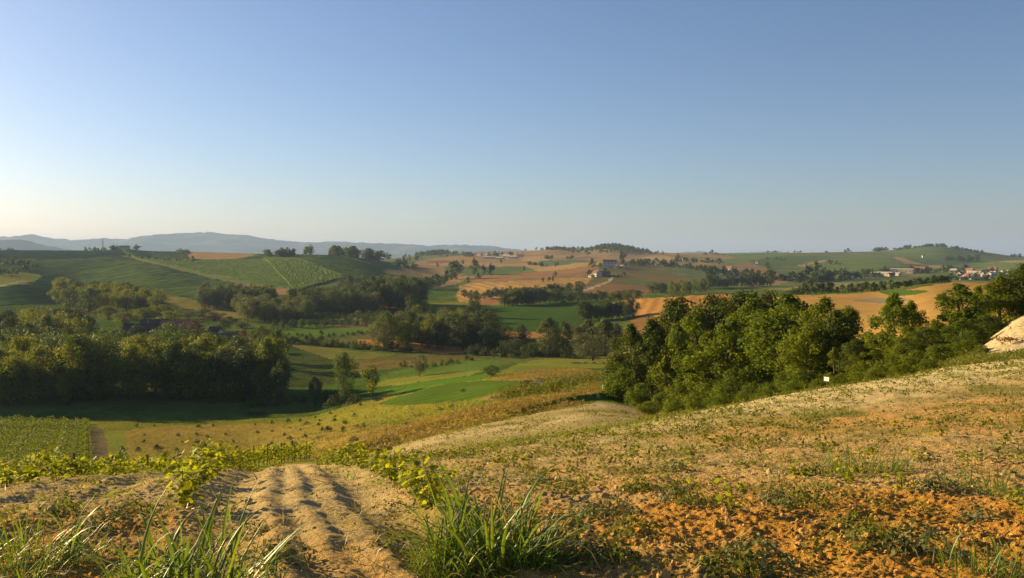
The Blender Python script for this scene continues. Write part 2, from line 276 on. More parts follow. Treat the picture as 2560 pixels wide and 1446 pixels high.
# ------------------------------------------------------------------ fields: name, label, material, colour a, colour b (patches), distance range, outline read off the photo
FIELDS = [
 # name, label, mat, colA, colB, (Dmin,Dmax), polygon
 ('valley_floor', 'dark green valley floor of meadows between the tree belts', 'rough', (.062,.102,.018), (.105,.130,.028), (215,1000), [(-900,400),(3500,400),(3500,1600),(-900,1600)]),
 ('hill', 'low green hills with small fields below the skyline', 'hill', (.095,.130,.045), (.140,.155,.058), (1000,7000), [(-900,400),(3500,400),(3500,1600),(-900,1600)]),
 ('meadow', 'yellow green grass slope falling to the valley', 'meadow', (.155,.165,.022), (.22,.19,.035), (46,215), [(-900,400),(3500,400),(3500,1600),(-900,1600)]),
 # --- valley, middle and far
 ('tan_fields', 'patchwork of tan stubble fields rising to the central skyline', 'stubble', (0.311,0.205,0.080), (0.244,0.169,0.073), (950,3600), [(960,690),(1040,655),(1120,641),(1320,625),(1500,625),(1780,632),(1830,640),(1700,652),(1560,652),(1480,660),(1350,676),(1190,694),(1110,712),(1060,722),(960,705)]),
 ('right_tan_fields', 'tan fields under the skyline right of the wooded knoll', 'stubble', (0.252,0.187,0.076), (0.163,0.144,0.051), (1500,3600), [(1560,652),(1640,640),(1790,634),(1830,640),(1900,655),(1760,690),(1640,672)]),
 ('left_hill', 'broad vineyard hill on the left under the mountains', 'vine', (0.112,0.160,0.039), (0.149,0.189,0.047), (640,2300), [(-800,620),(140,618),(300,614),(480,622),(640,622),(830,620),(1000,668),(960,690),(870,712),(760,728),(640,735),(560,735),(480,750),(330,740),(150,760),(-800,790)]),
 ('upper_vineyard', 'paler vineyard terrace near the left skyline', 'vine', (0.142,0.181,0.052), (0.164,0.203,0.062), (1300,2300), [(-800,618),(140,618),(290,614),(330,640),(200,648),(-800,652)]),
 ('stubble_field', 'pinkish stubble patch high on the left hill', 'stubble', (0.266,0.172,0.076), (0.296,0.201,0.089), (1100,2300), [(468,640),(480,630),(530,628),(600,630),(640,638),(600,647),(530,649),(475,648)]),
 ('vineyard_slope', 'mid green vineyard slope left of the striped rows', 'vine', (0.119,0.181,0.039), (0.142,0.203,0.041), (640,1900), [(330,645),(480,650),(640,648),(690,665),(745,726),(660,712),(560,690),(420,662)]),
 ('row_vineyard', 'vineyard floor under the striped vine rows', 'vine', (0.119,0.167,0.041), (0.134,0.181,0.044), (640,1900), [(655,645),(735,640),(770,660),(880,694),(850,712),(745,730),(690,670)]),
 ('hillside_meadow', 'smooth green shoulder right of the striped rows', 'vine', (0.119,0.181,0.034), (0.149,0.203,0.041), (640,1900), [(735,640),(780,632),(850,640),(975,672),(950,690),(885,700),(770,664)]),
 ('dirt_track', 'pale dirt track running down the vineyard hill', 'track', (.16,.17,.06), (.17,.175,.062), (640,1900), [(300,638),(325,640),(430,666),(560,697),(660,714),(745,727),(735,731),(650,718),(550,701),(425,670),(320,645)]),
 ('stubble_strip', 'pinkish stubble strip at the foot of the vineyard hill', 'stubble', (0.296,0.172,0.080), (0.296,0.187,0.083), (640,1300), [(585,708),(655,716),(748,729),(742,737),(680,738),(600,722)]),
 ('yellow_meadow', 'yellow meadow at the foot of the left hill', 'meadow', (.155,.150,.035), (.19,.16,.045), (500,900), [(370,732),(480,750),(560,768),(620,792),(540,800),(470,775),(390,752)]),
 ('left_meadow', 'sunny meadow at the left edge below the hill', 'meadow', (.15,.165,.03), (.19,.18,.04), (640,1100), [(-800,680),(60,680),(100,692),(60,712),(-800,730)]),
 ('dirt_track', 'short pale track at the left edge of the valley', 'track', (.28,.25,.13), (.28,.25,.13), (640,1100), [(-800,722),(0,712),(50,702),(70,703),(0,719),(-800,730)]),
 # central patchwork strips
 ('green_strip', 'green strip field below the white village', 'crop', (.10,.135,.05), (.11,.14,.05), (1000,3000), [(1110,668),(1170,664),(1200,674),(1160,684),(1120,682)]),
 ('brown_strip', 'brown ploughed strip in the tan patchwork', 'plough', (0.200,0.111,0.054), (0.222,0.129,0.064), (1000,3000), [(1060,652),(1110,650),(1200,664),(1150,668),(1090,662)]),
 ('green_strip', 'green strip in front of the three field trees', 'crop', (.11,.14,.045), (.10,.14,.045), (1000,3000), [(1150,690),(1190,668),(1245,668),(1300,662),(1330,672),(1290,680),(1200,690)]),
 ('green_field', 'blue green field left of the hilltop farm', 'crop', (.11,.15,.065), (.10,.14,.06), (1300,3200), [(1345,655),(1370,650),(1480,650),(1470,658),(1350,668)]),
 ('green_strip', 'thin green strip on the brow of the tan hill', 'crop', (.10,.16,.045), (.10,.16,.045), (1000,3000), [(1235,684),(1300,676),(1345,672),(1300,682),(1250,689)]),
 ('stubble_field', 'tan stubble wedge beside the dark central wood', 'stubble', (0.333,0.201,0.083), (0.311,0.201,0.089), (700,1500), [(960,672),(1010,680),(1050,690),(1090,692),(1110,690),(1150,690),(1150,708),(1060,728),(1050,706),(990,690),(955,680)]),
 ('green_meadow', 'small green meadow behind the central wood', 'crop', (.095,.155,.035), (.095,.155,.035), (700,1500), [(935,690),(960,684),(1050,694),(1070,704),(1050,712),(960,700)]),
 ('green_strip', 'dark green strip right of the central wood', 'crop', (.065,.115,.022), (.06,.10,.02), (640,1200), [(1050,732),(1080,727),(1160,727),(1145,736),(1080,746),(1040,744)]),
 ('stubble_hill', 'golden stubble hill rising to the farmhouses', 'windrow', (0.370,0.226,0.073), (0.340,0.208,0.070), (690,1700), [(1140,742),(1150,715),(1190,704),(1290,702),(1440,694),(1505,698),(1450,720),(1330,738),(1230,752),(1150,756)]),
 ('brown_hill', 'reddish brown shaved field above the straw swaths', 'stubble', (0.274,0.162,0.070), (0.244,0.144,0.064), (900,2400), [(1172,708),(1190,692),(1300,684),(1430,668),(1480,662),(1500,672),(1470,690),(1420,696),(1290,703)]),
 ('stubble_strip', 'golden strip along the brow of the brown hill', 'stubble', (0.348,0.237,0.089), (0.333,0.223,0.083), (1000,2400), [(1330,676),(1440,658),(1500,654),(1500,662),(1420,672),(1350,680)]),
 ('olive_slope', 'olive brown slope right of the farmhouses', 'stubble', (0.155,0.118,0.048), (0.122,0.115,0.035), (800,2400), [(1495,690),(1530,664),(1600,662),(1720,695),(1730,708),(1660,715),(1600,742),(1540,748),(1440,748),(1420,735),(1450,720)]),
 ('ploughed_field', 'brown ploughed field below the farm lane', 'plough', (0.222,0.122,0.057), (0.207,0.118,0.057), (640,1700), [(1430,732),(1500,706),(1560,712),(1640,715),(1600,745),(1540,748),(1470,740)]),
 ('dirt_track', 'pale lane curving up to the farmhouse', 'track', (.36,.31,.20), (.36,.31,.20), (700,1800), [(1452,728),(1480,718),(1515,704),(1530,694),(1538,694),(1526,704),(1490,719),(1465,729)]),
 ('brown_or_shaded_field', 'brown field strip beside the central trees', 'plough', (0.244,0.129,0.054), (0.222,0.122,0.054), (560,900), [(920,768),(930,755),(1010,751),(1015,764),(985,770)]),
 ('yellow_meadow', 'bright meadow around the lone central oak', 'meadow', (.20,.185,.035), (.17,.17,.03), (500,900), [(985,768),(1015,764),(1090,756),(1180,756),(1180,768),(1100,776),(1000,782)]),
 ('brown_strip', 'reddish bare strip under the dark hedge', 'plough', (0.266,0.136,0.054), (0.266,0.136,0.054), (560,900), [(1190,750),(1260,752),(1255,762),(1195,762)]),
 ('green_field', 'smooth bright green crop field in the valley middle', 'crop', (.048,.092,.014), (.053,.098,.016), (430,900), [(1130,792),(1165,776),(1230,768),(1340,762),(1450,753),(1545,753),(1520,790),(1480,812),(1440,838),(1300,838),(1180,824),(1140,808)]),
 ('orange_field', 'orange stubble field with tractor lines', 'windrow2', (0.370,0.194,0.054), (0.355,0.187,0.051), (380,720), [(1530,757),(1580,748),(1700,741),(1830,733),(1830,765),(1740,790),(1590,792),(1580,775)]),
 ('brown_or_shaded_field', 'shadowed ground below the orange stubble, shade put into its colour', 'plough', (0.192,0.108,0.038), (0.207,0.115,0.038), (330,560), [(1560,845),(1575,800),(1590,792),(1740,790),(1800,800),(1760,850),(1600,858)]),  # shadow area below the stubble, painted as a darker brown ground colour
 ('brown_strip', 'bare orange strip behind the poplars', 'plough', (0.340,0.179,0.064), (0.340,0.179,0.064), (330,480), [(1240,826),(1350,832),(1440,838),(1570,832),(1600,850),(1560,862),(1350,848),(1240,850)]),
 ('light_meadow', 'pale meadow right of the poplar belt', 'meadow', (.20,.19,.07), (.22,.19,.075), (700,1500), [(1900,725),(2000,716),(2090,706),(2190,712),(2300,712),(2290,722),(2150,730),(2000,726)]),
 ('brown_hill', 'rounded brown field right of centre', 'stubble', (0.237,0.162,0.070), (0.222,0.151,0.064), (900,2400), [(1830,668),(1860,660),(1895,662),(1960,690),(1975,706),(1900,716),(1850,700)]),
 ('tan_strip', 'tan strip field on the far right hill', 'stubble', (0.311,0.201,0.102), (0.311,0.201,0.102), (1500,3500), [(2230,643),(2250,642),(2285,655),(2310,661),(2265,661),(2250,652)]),
 ('tan_strip', 'sandy strip at the foot of the far right hill', 'stubble', (0.311,0.230,0.102), (0.311,0.230,0.102), (1300,3500), [(2310,662),(2375,666),(2365,672),(2330,672)]),
 ('green_hill', 'round green hill behind the right village', 'hill', (0.125,0.169,0.050), (0.125,0.169,0.050), (1100,2400), [(2340,685),(2360,668),(2440,658),(2560,655),(3400,650),(3400,690),(2560,684)]),
 ('stubble_strip', 'thin pale strip at the right edge skyline', 'stubble', (0.311,0.230,0.095), (0.311,0.230,0.095), (1500,3500), [(2490,655),(2530,651),(3300,648),(3300,655),(2560,657)]),
 ('golden_field', 'golden brown field behind the right hand trees', 'stubble', (0.318,0.190,0.057), (0.355,0.223,0.070), (140,520), [(1780,760),(1900,745),(1980,740),(2130,734),(2275,724),(2375,706),(2440,704),(2510,710),(3400,700),(3400,800),(2500,840),(2000,900),(1800,880)]),
 ('green_wedge', 'small green wedge crop on the golden field', 'crop', (.07,.12,.022), (.07,.12,.022), (250,520), [(2195,731),(2225,724),(2310,726),(2328,731),(2260,740),(2220,738)]),
 ('bare_patch', 'grey bare patch on the golden field', 'track', (.26,.21,.13), (.20,.17,.10), (250,520), [(2130,752),(2170,745),(2260,744),(2280,752),(2200,759)]),
 ('green_field', 'terraced vineyard on the upper right hill', 'vine', (.10,.145,.045), (.12,.16,.05), (1500,3600), [(2225,640),(2260,624),(2340,616),(2400,622),(2440,640),(2330,648),(2290,650)]),
 ('green_field', 'blue green vineyard below the right hill summit', 'vine', (.085,.13,.05), (.095,.14,.05), (1500,3600), [(2270,646),(2350,650),(2440,648),(2470,656),(2370,664),(2310,660)]),
 ('green_field', 'wide green vineyard on the long right hill', 'vine', (.10,.145,.045), (.12,.16,.05), (1200,3600), [(2010,655),(2100,645),(2220,642),(2255,655),(2270,668),(2150,680),(2040,688)]),
 ('green_field', 'darker vineyard strip on the long right hill', 'vine', (.075,.12,.04), (.085,.13,.045), (1200,3600), [(1860,648),(1960,640),(2080,640),(2060,650),(1990,664),(1900,666)]),
 ('green_field', 'green field under the long right crest', 'vine', (.12,.16,.05), (.13,.17,.055), (1500,3600), [(1800,655),(1850,640),(1960,634),(1960,640),(1880,650),(1830,664)]),
 ('stubble_strip', 'thin tan strip between the right hill vineyards', 'stubble', (.26,.20,.09), (.26,.20,.09), (1500,3600), [(1990,664),(2060,650),(2070,652),(2010,668)]),
 ('stubble_field', 'pale tan field below the wooded knoll', 'stubble', (.36,.25,.115), (.34,.24,.11), (1500,3600), [(1590,652),(1620,640),(1660,640),(1700,648),(1650,656)]),
 ('stubble_strip', 'orange tan strip across the upper patchwork', 'stubble', (.37,.225,.095), (.34,.21,.09), (1200,3200), [(1050,662),(1150,656),(1290,660),(1340,656),(1330,664),(1240,668),(1130,664)]),
 ('brown_strip', 'brown strip below the first knoll', 'plough', (.23,.14,.075), (.23,.14,.075), (1500,3400), [(1390,646),(1470,641),(1500,645),(1420,650)]),
 ('stubble_field', 'golden field under the first knoll', 'stubble', (.38,.26,.10), (.36,.25,.10), (1300,3400), [(1310,640),(1380,642),(1390,648),(1345,654),(1300,652)]),
 ('green_strip', 'green strip right of the farm lane', 'crop', (.10,.13,.045), (.10,.13,.045), (900,2000), [(1560,700),(1640,704),(1700,712),(1650,720),(1580,712)]),
 ('green_strip', 'green strip below the hamlet', 'crop', (.095,.135,.05), (.095,.135,.05), (1000,2600), [(1690,674),(1760,680),(1840,692),(1790,694),(1720,686)]),
 ('brown_strip', 'narrow brown plot beside the bright valley field', 'plough', (.22,.13,.06), (.22,.13,.06), (300,620), [(830,812),(900,808),(980,812),(940,818),(860,818)]),
 ('light_meadow', 'light plot among the scrub before the valley belt', 'crop2', (.13,.165,.03), (.14,.17,.035), (380,640), [(700,795),(780,790),(900,796),(930,806),(820,808),(720,808)]),
 # --- valley, near half
 ('green_field', 'bright green field beyond the dark wood corner', 'crop2', (.095,.155,.025), (.11,.16,.03), (380,620), [(695,828),(760,826),(880,820),(940,818),(925,826),(860,838),(770,848),(715,850)]),
 ('orange_field', 'small orange stubble field before the central trees', 'stubble', (0.370,0.187,0.054), (0.355,0.179,0.051), (300,560), [(875,856),(905,848),(960,850),(1100,864),(1185,872),(1180,880),(1110,886),(1020,874),(930,864)]),
 ('green_strip', 'green meadow strip above the hedge', 'meadow', (.10,.12,.035), (.12,.12,.04), (300,620), [(770,850),(860,840),(940,832),(950,846),(900,850),(860,858),(800,858)]),
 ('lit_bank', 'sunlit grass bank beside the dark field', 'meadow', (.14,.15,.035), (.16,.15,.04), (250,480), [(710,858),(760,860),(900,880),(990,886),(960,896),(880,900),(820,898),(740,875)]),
 ('rough_meadow', 'rough brownish meadow in the valley middle', 'rough', (.15,.12,.035), (.10,.10,.025), (250,420), [(870,905),(960,892),(1060,884),(1180,888),(1230,896),(1130,905),(1050,915),(940,925),(880,930)]),
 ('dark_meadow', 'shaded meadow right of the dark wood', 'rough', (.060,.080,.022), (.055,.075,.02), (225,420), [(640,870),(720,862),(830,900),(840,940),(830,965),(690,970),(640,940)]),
 ('green_field', 'striped green field behind the small willow', 'crop2', (.085,.14,.024), (.10,.15,.03), (200,360), [(920,950),(1000,928),(1100,908),(1200,897),(1260,905),(1240,918),(1130,936),(960,962)]),
 ('light_meadow', 'light grass strip between the green crops', 'meadow', (.17,.18,.03), (.19,.18,.035), (180,330), [(930,968),(960,950),(1130,932),(1230,925),(1160,940),(1010,962)]),
 ('green_field', 'leafy green crop strip in the near valley', 'crop2', (.080,.155,.018), (.09,.16,.02), (160,330), [(940,985),(1010,962),(1150,942),(1235,932),(1200,950),(1090,962),(1000,985)]),
 ('light_meadow', 'mown light green meadow by the poplars', 'meadow', (.15,.17,.03), (.18,.175,.035), (180,400), [(1240,935),(1290,912),(1360,896),(1450,898),(1560,870),(1580,880),(1520,920),(1400,924),(1300,936)]),
 ('rust_meadow', 'rust tinged dry grass patch below the poplars', 'meadow', (.28,.165,.045), (.25,.16,.04), (150,320), [(1235,950),(1275,934),(1350,924),(1440,920),(1515,930),(1480,942),(1350,955),(1290,958)]),
 ('green_field', 'emerald green field in front of the valley trees', 'crop', (.062,.112,.014), (.072,.120,.018), (120,320), [(945,1012),(1000,990),(1070,970),(1120,958),(1200,952),(1320,952),(1300,962),(1180,1000),(1090,1008),(1000,1014)]),
 ('brown_strip', 'bare brown strip beside the emerald field', 'track', (.21,.16,.06), (.20,.16,.06), (110,320), [(1190,1000),(1260,978),(1330,956),(1400,952),(1420,960),(1330,975),(1230,1002)]),
 ('green_meadow', 'yellow green meadow at the slope foot', 'meadow', (.20,.20,.022), (.23,.21,.03), (95,240), [(640,1062),(760,1050),(850,1030),(950,1016),(1100,1010),(1190,1004),(1160,1025),(1080,1045),(900,1060),(760,1070)]),
 ('dry_meadow', 'dry yellow brown field dotted with young bushes', 'meadow', (.27,.19,.045), (.24,.185,.04), (85,240), [(300,1172),(315,1075),(420,1066),(640,1058),(760,1066),(960,1060),(1000,1065),(930,1085),(880,1098),(780,1132),(640,1166),(500,1180),(320,1190)]),
 ('vineyard', 'dense yellow green vineyard block in the left corner', 'vine', (.12,.12,.03), (.10,.10,.03), (60,230), [(-880,1075),(0,1068),(215,1072),(228,1120),(238,1172),(150,1230),(-880,1260)]),
 ('dirt_track', 'dark earth lane beside the left vineyard', 'track', (.13,.11,.06), (.12,.10,.05), (60,230), [(222,1072),(258,1072),(272,1130),(276,1180),(238,1190),(232,1120)]),
 ('grass_strip', 'green grass strip between lane and dry field', 'meadow', (.17,.19,.03), (.15,.17,.03), (60,230), [(262,1075),(312,1075),(318,1120),(324,1180),(276,1185),(270,1120)]),
 ('grass_bank', 'golden grass bank above the pale clay field', 'meadow', (.30,.22,.035), (.25,.21,.03), (60,170), [(770,1160),(880,1098),(1000,1062),(1100,1044),(1250,1008),(1400,985),(1500,966),(1540,985),(1500,1002),(1300,1040),(1100,1085),(1000,1112),(900,1140),(840,1165)]),
 ('green_wedge', 'green patch beside the right hand grove', 'crop2', (.09,.15,.02), (.10,.15,.022), (60,170), [(1400,1000),(1480,985),(1560,978),(1640,990),(1600,1020),(1500,1010)]),
 ('clay_field', 'pale bare clay field below the foreground crest', 'pale', (.46,.36,.19), (.30,.245,.10), (27,120), [(860,1165),(1000,1114),(1100,1087),(1300,1042),(1500,1004),(1620,1022),(1760,1036),(1800,1080),(1700,1190),(900,1220)]),
 ('grass_strip', 'grassy strip between the pale crest and the clay bank', 'meadow', (.19,.18,.035), (.25,.21,.05), (33,66), [(2250,930),(2330,905),(2400,850),(2600,700),(3500,400),(3500,860),(2560,896),(2400,915)]),
 ('clay_bank', 'steep pale clay bank at the right edge', 'pale', (.60,.50,.30), (.52,.42,.24), (42,64), [(2446,884),(2430,866),(2470,834),(2560,776),(3500,480),(3500,820),(2560,896),(2500,894)]),
]
def inpoly(px, py, poly):
    r = np.zeros(px.shape, bool); j = len(poly)-1
    for i in range(len(poly)):
        xi, yi = poly[i]; xj, yj = poly[j]
        if yi != yj:
            r ^= ((yi > py) != (yj > py)) & (px < (xj-xi)*(py-yi)/(yj-yi)+xi)
        j = i
    return r
cpx = .25*(PXg[:-1,:-1]+PXg[1:,:-1]+PXg[:-1,1:]+PXg[1:,1:]); cpy = .25*(PYg[:-1,:-1]+PYg[1:,:-1]+PYg[:-1,1:]+PYg[1:,1:]); cD = .5*(DDg[:-1,:-1]+DDg[1:,:-1])
cX = (cpx-CX)/FPX*cD
wob = 2.2*fbm(cX/ (cD*.02), np.log(cD)*50, 77, 2)      # uneven field margins
fid = np.full(cpx.shape, -1)
for k, f in enumerate(FIELDS):
    d0, d1 = f[5]
    fid[(cD >= d0) & (cD < d1) & inpoly(cpx+wob*2, cpy+wob*.6, f[6])] = k
# foreground soil colour: pale clay on the crest and alleys, ochre low on the right
def soil_col(x, y):
    px = CX+FPX*x/y; c = x-ROWDIR*y
    n1 = fbm(x/3.2, y/3.2, 61, 4); n2 = fbm(x/.8, y/.8, 65, 3)
    t = sstep(9.2, 3.5, y+n1*2.2-.45*np.clip(c-1, -2, 3)+2.6*np.exp(-((c-.2)/.9)**4))           # 1 = ochre
    t = np.clip(t*.9+.25*n2+.30*sstep(1.4, 3.2, c)*sstep(20, 10, y), 0, 1)
    band = np.exp(-((y-(14.5+.2*x)+n1*2)/3.2)**2)*sstep(1.5, 5., x)       # reddish band up the right slope
    t = np.clip(t+.5*band, 0, 1)
    pale = np.array([.45,.345,.160]); ochre = np.array([.44,.225,.046]); cream = np.array([.55,.455,.225])
    al = np.exp(-((c-.18)/.95)**4)*sstep(3.5, 6.5, y)
    q = sstep(19, 27, y+n1*2)*sstep(1.0, 6., x)
    col = pale*(1-t[...,None])+ochre*t[...,None]
    col = col*(1-q[...,None])+cream*q[...,None]
    col = col*(1-.4*al[...,None])+np.array([.51,.395,.20])*.4*al[...,None]
    # thin cover of weeds tinting the ground
    g = sstep(.18, .7, fbm(x/2.1, y/2.1, 71, 4)+.25*sstep(9, 18, y)*sstep(-1.5, 2., x)*(1-q)-.3*sstep(1.2, .0, np.abs(c-.2)))*.50
    col = col*(1-g[...,None])+np.array([.165,.165,.035])*g[...,None]
    return col*(1+.16*n2[...,None])
SOILC = soil_col(TX, TY)
allmesh = []
Vall = np.stack([TX, TY, TZ], -1).reshape(-1, 3)
idx = np.arange(NUv*NDv).reshape(NDv, NUv)
Q = np.stack([idx[:-1,:-1], idx[:-1,1:], idx[1:,1:], idx[1:,:-1]], -1)
LOWN = fbm(TX/9, TY/9, 83, 3)*.5+fbm(TX/90, TY/90, 85, 3)
def ground_patch(name, label, mask, mat, colfn):
    F = Q[mask]
    if len(F) == 0: print('EMPTY FIELD', label); return
    u, inv = np.unique(F.ravel(), return_inverse=True)
    m = mesh_np(name, Vall[u], inv.reshape(-1, 4), mat, True, cols=colfn(u))
    o = obj(name, m); tag(o, label, None, None, 'structure'); return o
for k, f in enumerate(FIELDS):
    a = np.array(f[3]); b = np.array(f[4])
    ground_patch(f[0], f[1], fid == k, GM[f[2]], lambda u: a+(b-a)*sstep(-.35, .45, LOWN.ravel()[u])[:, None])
ground_patch('ploughed_slope', 'ploughed ochre foreground slope with clods and wheel ruts', fid == -1, GM['soil'], lambda u: SOILC.reshape(-1, 3)[u])

# far plain and mountains
def sheet(name, label, xs, ys, zf, mat, col):
    X, Y = np.meshgrid(xs, ys); Z = zf(X, Y); i = np.arange(X.size).reshape(X.shape)
    F = np.stack([i[:-1,:-1], i[:-1,1:], i[1:,1:], i[1:,:-1]], -1).reshape(-1, 4)
    m = mesh_np(name, np.stack([X, Y, Z], -1).reshape(-1, 3), F, mat, True, cols=col(X, Y).reshape(-1, 3))
    return tag(obj(name, m), label, None, None, 'structure')
def plaincol(X, Y):
    n = fbm(X/700, Y/1500, 91, 3); c = np.empty(X.shape+(3,)); g = np.array([.07,.10,.035]); t = np.array([.26,.22,.11])
    return g+(t-g)*sstep(-.1, .35, n)[..., None]
sheet('plain', 'hazy plain between the hills and the mountains', np.linspace(-16000, 16000, 160), np.linspace(6700, 24000, 90), lambda X, Y: EYE-75+10*fbm(X/1500, Y/1500, 93, 3), GM['hill'], plaincol)
RIDGE = [(-1500,596),(-700,594),(-300,588),(0,592),(90,587),(135,597),(185,601),(255,595),(330,600),(395,592),(440,585),(480,583),(530,581),(555,585),(590,587),(650,594),(700,601),(760,609),(840,605),(905,609),(985,609),(1030,612),(1060,615),(1140,614),(1230,616),(1265,622),(1340,630),(1500,636),(1700,634),(1740,630),(1780,634),(1880,632),(1920,629),(1960,633),(2200,640),(3500,642)]
def ridge(name, label, D0, prof, depth, xs, seed, col):
    def zf(X, Y):
        px = CX+FPX*X/D0
        top = EYE+(HY-np.interp(px, [p for p, _ in prof], [q for _, q in prof]))/FPX*D0
        t = np.clip(1-np.abs(Y-D0-depth*.15*fbm(X/900, Y/900, seed, 2))/depth, 0, 1)
        base = EYE-110
        nz = fbm(X/1100, Y/1100, seed+1, 5)
        return base+(top-base)*(t**1.15)*(1-.22*(1-t)*(1+nz*1.6))+(22*fbm(X/420, Y/420, seed+5, 4)*t*(1-t)*2+16*np.abs(fbm(X/150, Y/150, seed+7, 3)))*D0/11000
    return sheet(name, label, xs, np.linspace(D0-depth*1.05, D0+depth*.6, 90), zf, GM['hill'], col)
mcol = lambda X, Y: np.array([.050,.075,.045])+np.array([.08,.075,.04])*sstep(.2, .5, fbm(X/350, Y/350, 97, 3))[..., None]
ridge('mountain_range', 'long blue hazy mountain range along the left horizon', 12500, RIDGE, 3600, np.linspace(-15000, 15000, 700), 101, mcol)
ridge('foothill', 'low hazy foothill in front of the mountains at the left edge', 7600, [(-900,606),(-100,609),(0,603),(40,601),(65,600),(90,606),(130,618),(200,630),(300,650),(3000,690)], 900, np.linspace(-8500, -3000, 160), 111, mcol)

# the air: one closed box, sky outside
def haze_box():
    mb = MB(); mb.box(-26000, -400, EYE-130, 26000, 26000, 380)
    m, n, nn, ln = nodes('hazy_air'); v = N(n, 'VolumePrincipled'); v.inputs['Density'].default_value = HAZE
    v.inputs['Color'].default_value = (.43, .61, 1.0, 1); v.inputs['Anisotropy'].default_value = .15
    ln.new(v.outputs[0], N(n, 'OutputMaterial').inputs['Volume'])
    return tag(obj('haze', mb.mesh('haze', m)), 'thin pale evening haze lying over the whole valley', None, None, 'stuff')
HAZE = 6.2e-5
haze_box()
# ------------------------------------------------------------------ plant materials
def leaf_mat(name, ca, cb, trans=.35, rough=.6, spec=.12, var=.35):
    m, n, nn, ln = nodes(name)
    at_ = N(n, 'Attribute', attribute_name='Col'); oi = N(n, 'ObjectInfo')
    mx = N(n, 'Mix', data_type='RGBA'); mx.inputs['A'].default_value = (*ca, 1); mx.inputs['B'].default_value = (*cb, 1)
    sp = N(n, 'SeparateColor'); ln.new(at_.outputs['Color'], sp.inputs[0])
    f = mth(n, 'ADD', mth(n, 'MULTIPLY', sp.outputs[0], .55), mth(n, 'MULTIPLY', oi.outputs['Random'], .45)); ln.new(f, mx.inputs['Factor'])
    v = mth(n, 'MULTIPLY_ADD', sp.outputs[1], 2*var, 1-var)
    mu = N(n, 'Mix', data_type='RGBA', blend_type='MULTIPLY'); mu.inputs['Factor'].default_value = 1
    ln.new(mx.outputs['Result'], mu.inputs['A']); ln.new(v, mu.inputs['B'])
    b = N(n, 'BsdfPrincipled', i_Roughness=rough); b.inputs['Specular IOR Level'].default_value = spec; b.inputs['Roughness'].default_value = rough if spec else 1.0
    ln.new(mu.outputs['Result'], b.inputs['Base Color'])
    t = N(n, 'BsdfTranslucent'); yl = N(n, 'Mix', data_type='RGBA', blend_type='MULTIPLY'); yl.inputs['Factor'].default_value = 1
    ln.new(mu.outputs['Result'], yl.inputs['A']); yl.inputs['B'].default_value = (1.5, 1.35, .5, 1); ln.new(yl.outputs['Result'], t.inputs[0])
    ms = N(n, 'MixShader'); ms.inputs[0].default_value = trans; ln.new(b.outputs[0], ms.inputs[1]); ln.new(t.outputs[0], ms.inputs[2])
    ln.new(ms.outputs[0], N(n, 'OutputMaterial').inputs[0])
    return m
def plain_mat(name, c, rough=.8, var=.25, scale=3., bump=.3):
    m, n, nn, ln = nodes(name)
    tc = N(n, 'TexCoord'); q = N(n, 'TexNoise', i_Scale=scale, i_Detail=5.0); ln.new(tc.outputs['Object'], q.inputs['Vector'])
    v = mth(n, 'MULTIPLY_ADD', q.outputs[0], 2*var, 1-var)
    mu = N(n, 'Mix', data_type='RGBA', blend_type='MULTIPLY'); mu.inputs['Factor'].default_value = 1
    mu.inputs['A'].default_value = (*c, 1); ln.new(v, mu.inputs['B'])
    b = N(n, 'BsdfPrincipled', i_Roughness=rough); b.inputs['Specular IOR Level'].default_value = .2
    ln.new(mu.outputs['Result'], b.inputs['Base Color'])
    bp = N(n, 'Bump', i_Strength=bump, i_Distance=.02); ln.new(q.outputs[0], bp.inputs['Height']); ln.new(bp.outputs[0], b.inputs['Normal'])
    ln.new(b.outputs[0], N(n, 'OutputMaterial').inputs[0])
    return m
LM = {
 'ash': leaf_mat('ash_leaves', (.080,.132,.013), (.165,.198,.017), .48),
 'ash_dark': leaf_mat('dark_ash_leaves', (0.056,0.088,0.013), (0.094,0.119,0.015), .32),
 'broad': leaf_mat('broad_leaves', (.055,.095,.018), (.100,.135,.024), .3),
 'dark': leaf_mat('dark_leaves', (0.039,0.068,0.018), (0.065,0.091,0.021), .25),
 'poplar': leaf_mat('poplar_leaves', (0.098,0.124,0.036), (0.143,0.163,0.046), .3),
 'willow': leaf_mat('willow_leaves', (0.102,0.120,0.054), (0.138,0.150,0.066), .3),
 'lime': leaf_mat('yellow_green_leaves', (.105,.145,.014), (.165,.185,.018), .45),
 'rust': leaf_mat('reddish_leaves', (.085,.060,.020), (.12,.075,.025), .3),
 'vine': leaf_mat('vine_leaves', (.13,.185,.013), (.24,.255,.020), .55),
 'vineblock': leaf_mat('vine_block_leaves', (.095,.145,.014), (.17,.205,.020), .42),
 'vinefar': leaf_mat('far_vine_leaves', (.105,.160,.040), (.150,.205,.048), .3, .9, 0.0),
 'grass': leaf_mat('grass_blades', (0.098,0.176,0.021), (0.169,0.234,0.029), .42, .42, .4),
 'grasspale': leaf_mat('pale_grass_blades', (.22,.22,.07), (.36,.32,.14), .4, .5, .4),
 'weed': leaf_mat('weed_leaves', (.085,.115,.020), (.16,.165,.030), .35),
 'dryweed': leaf_mat('dry_weed_leaves', (.20,.16,.05), (.30,.22,.07), .3),
 'greyweed': leaf_mat('grey_green_weed_leaves', (.085,.11,.045), (.13,.145,.07), .25),
}
BARK = plain_mat('bark', (.10,.075,.05), .9, .35, 8.)
POST = plain_mat('weathered_post', (.13,.10,.07), .9, .3, 12.)

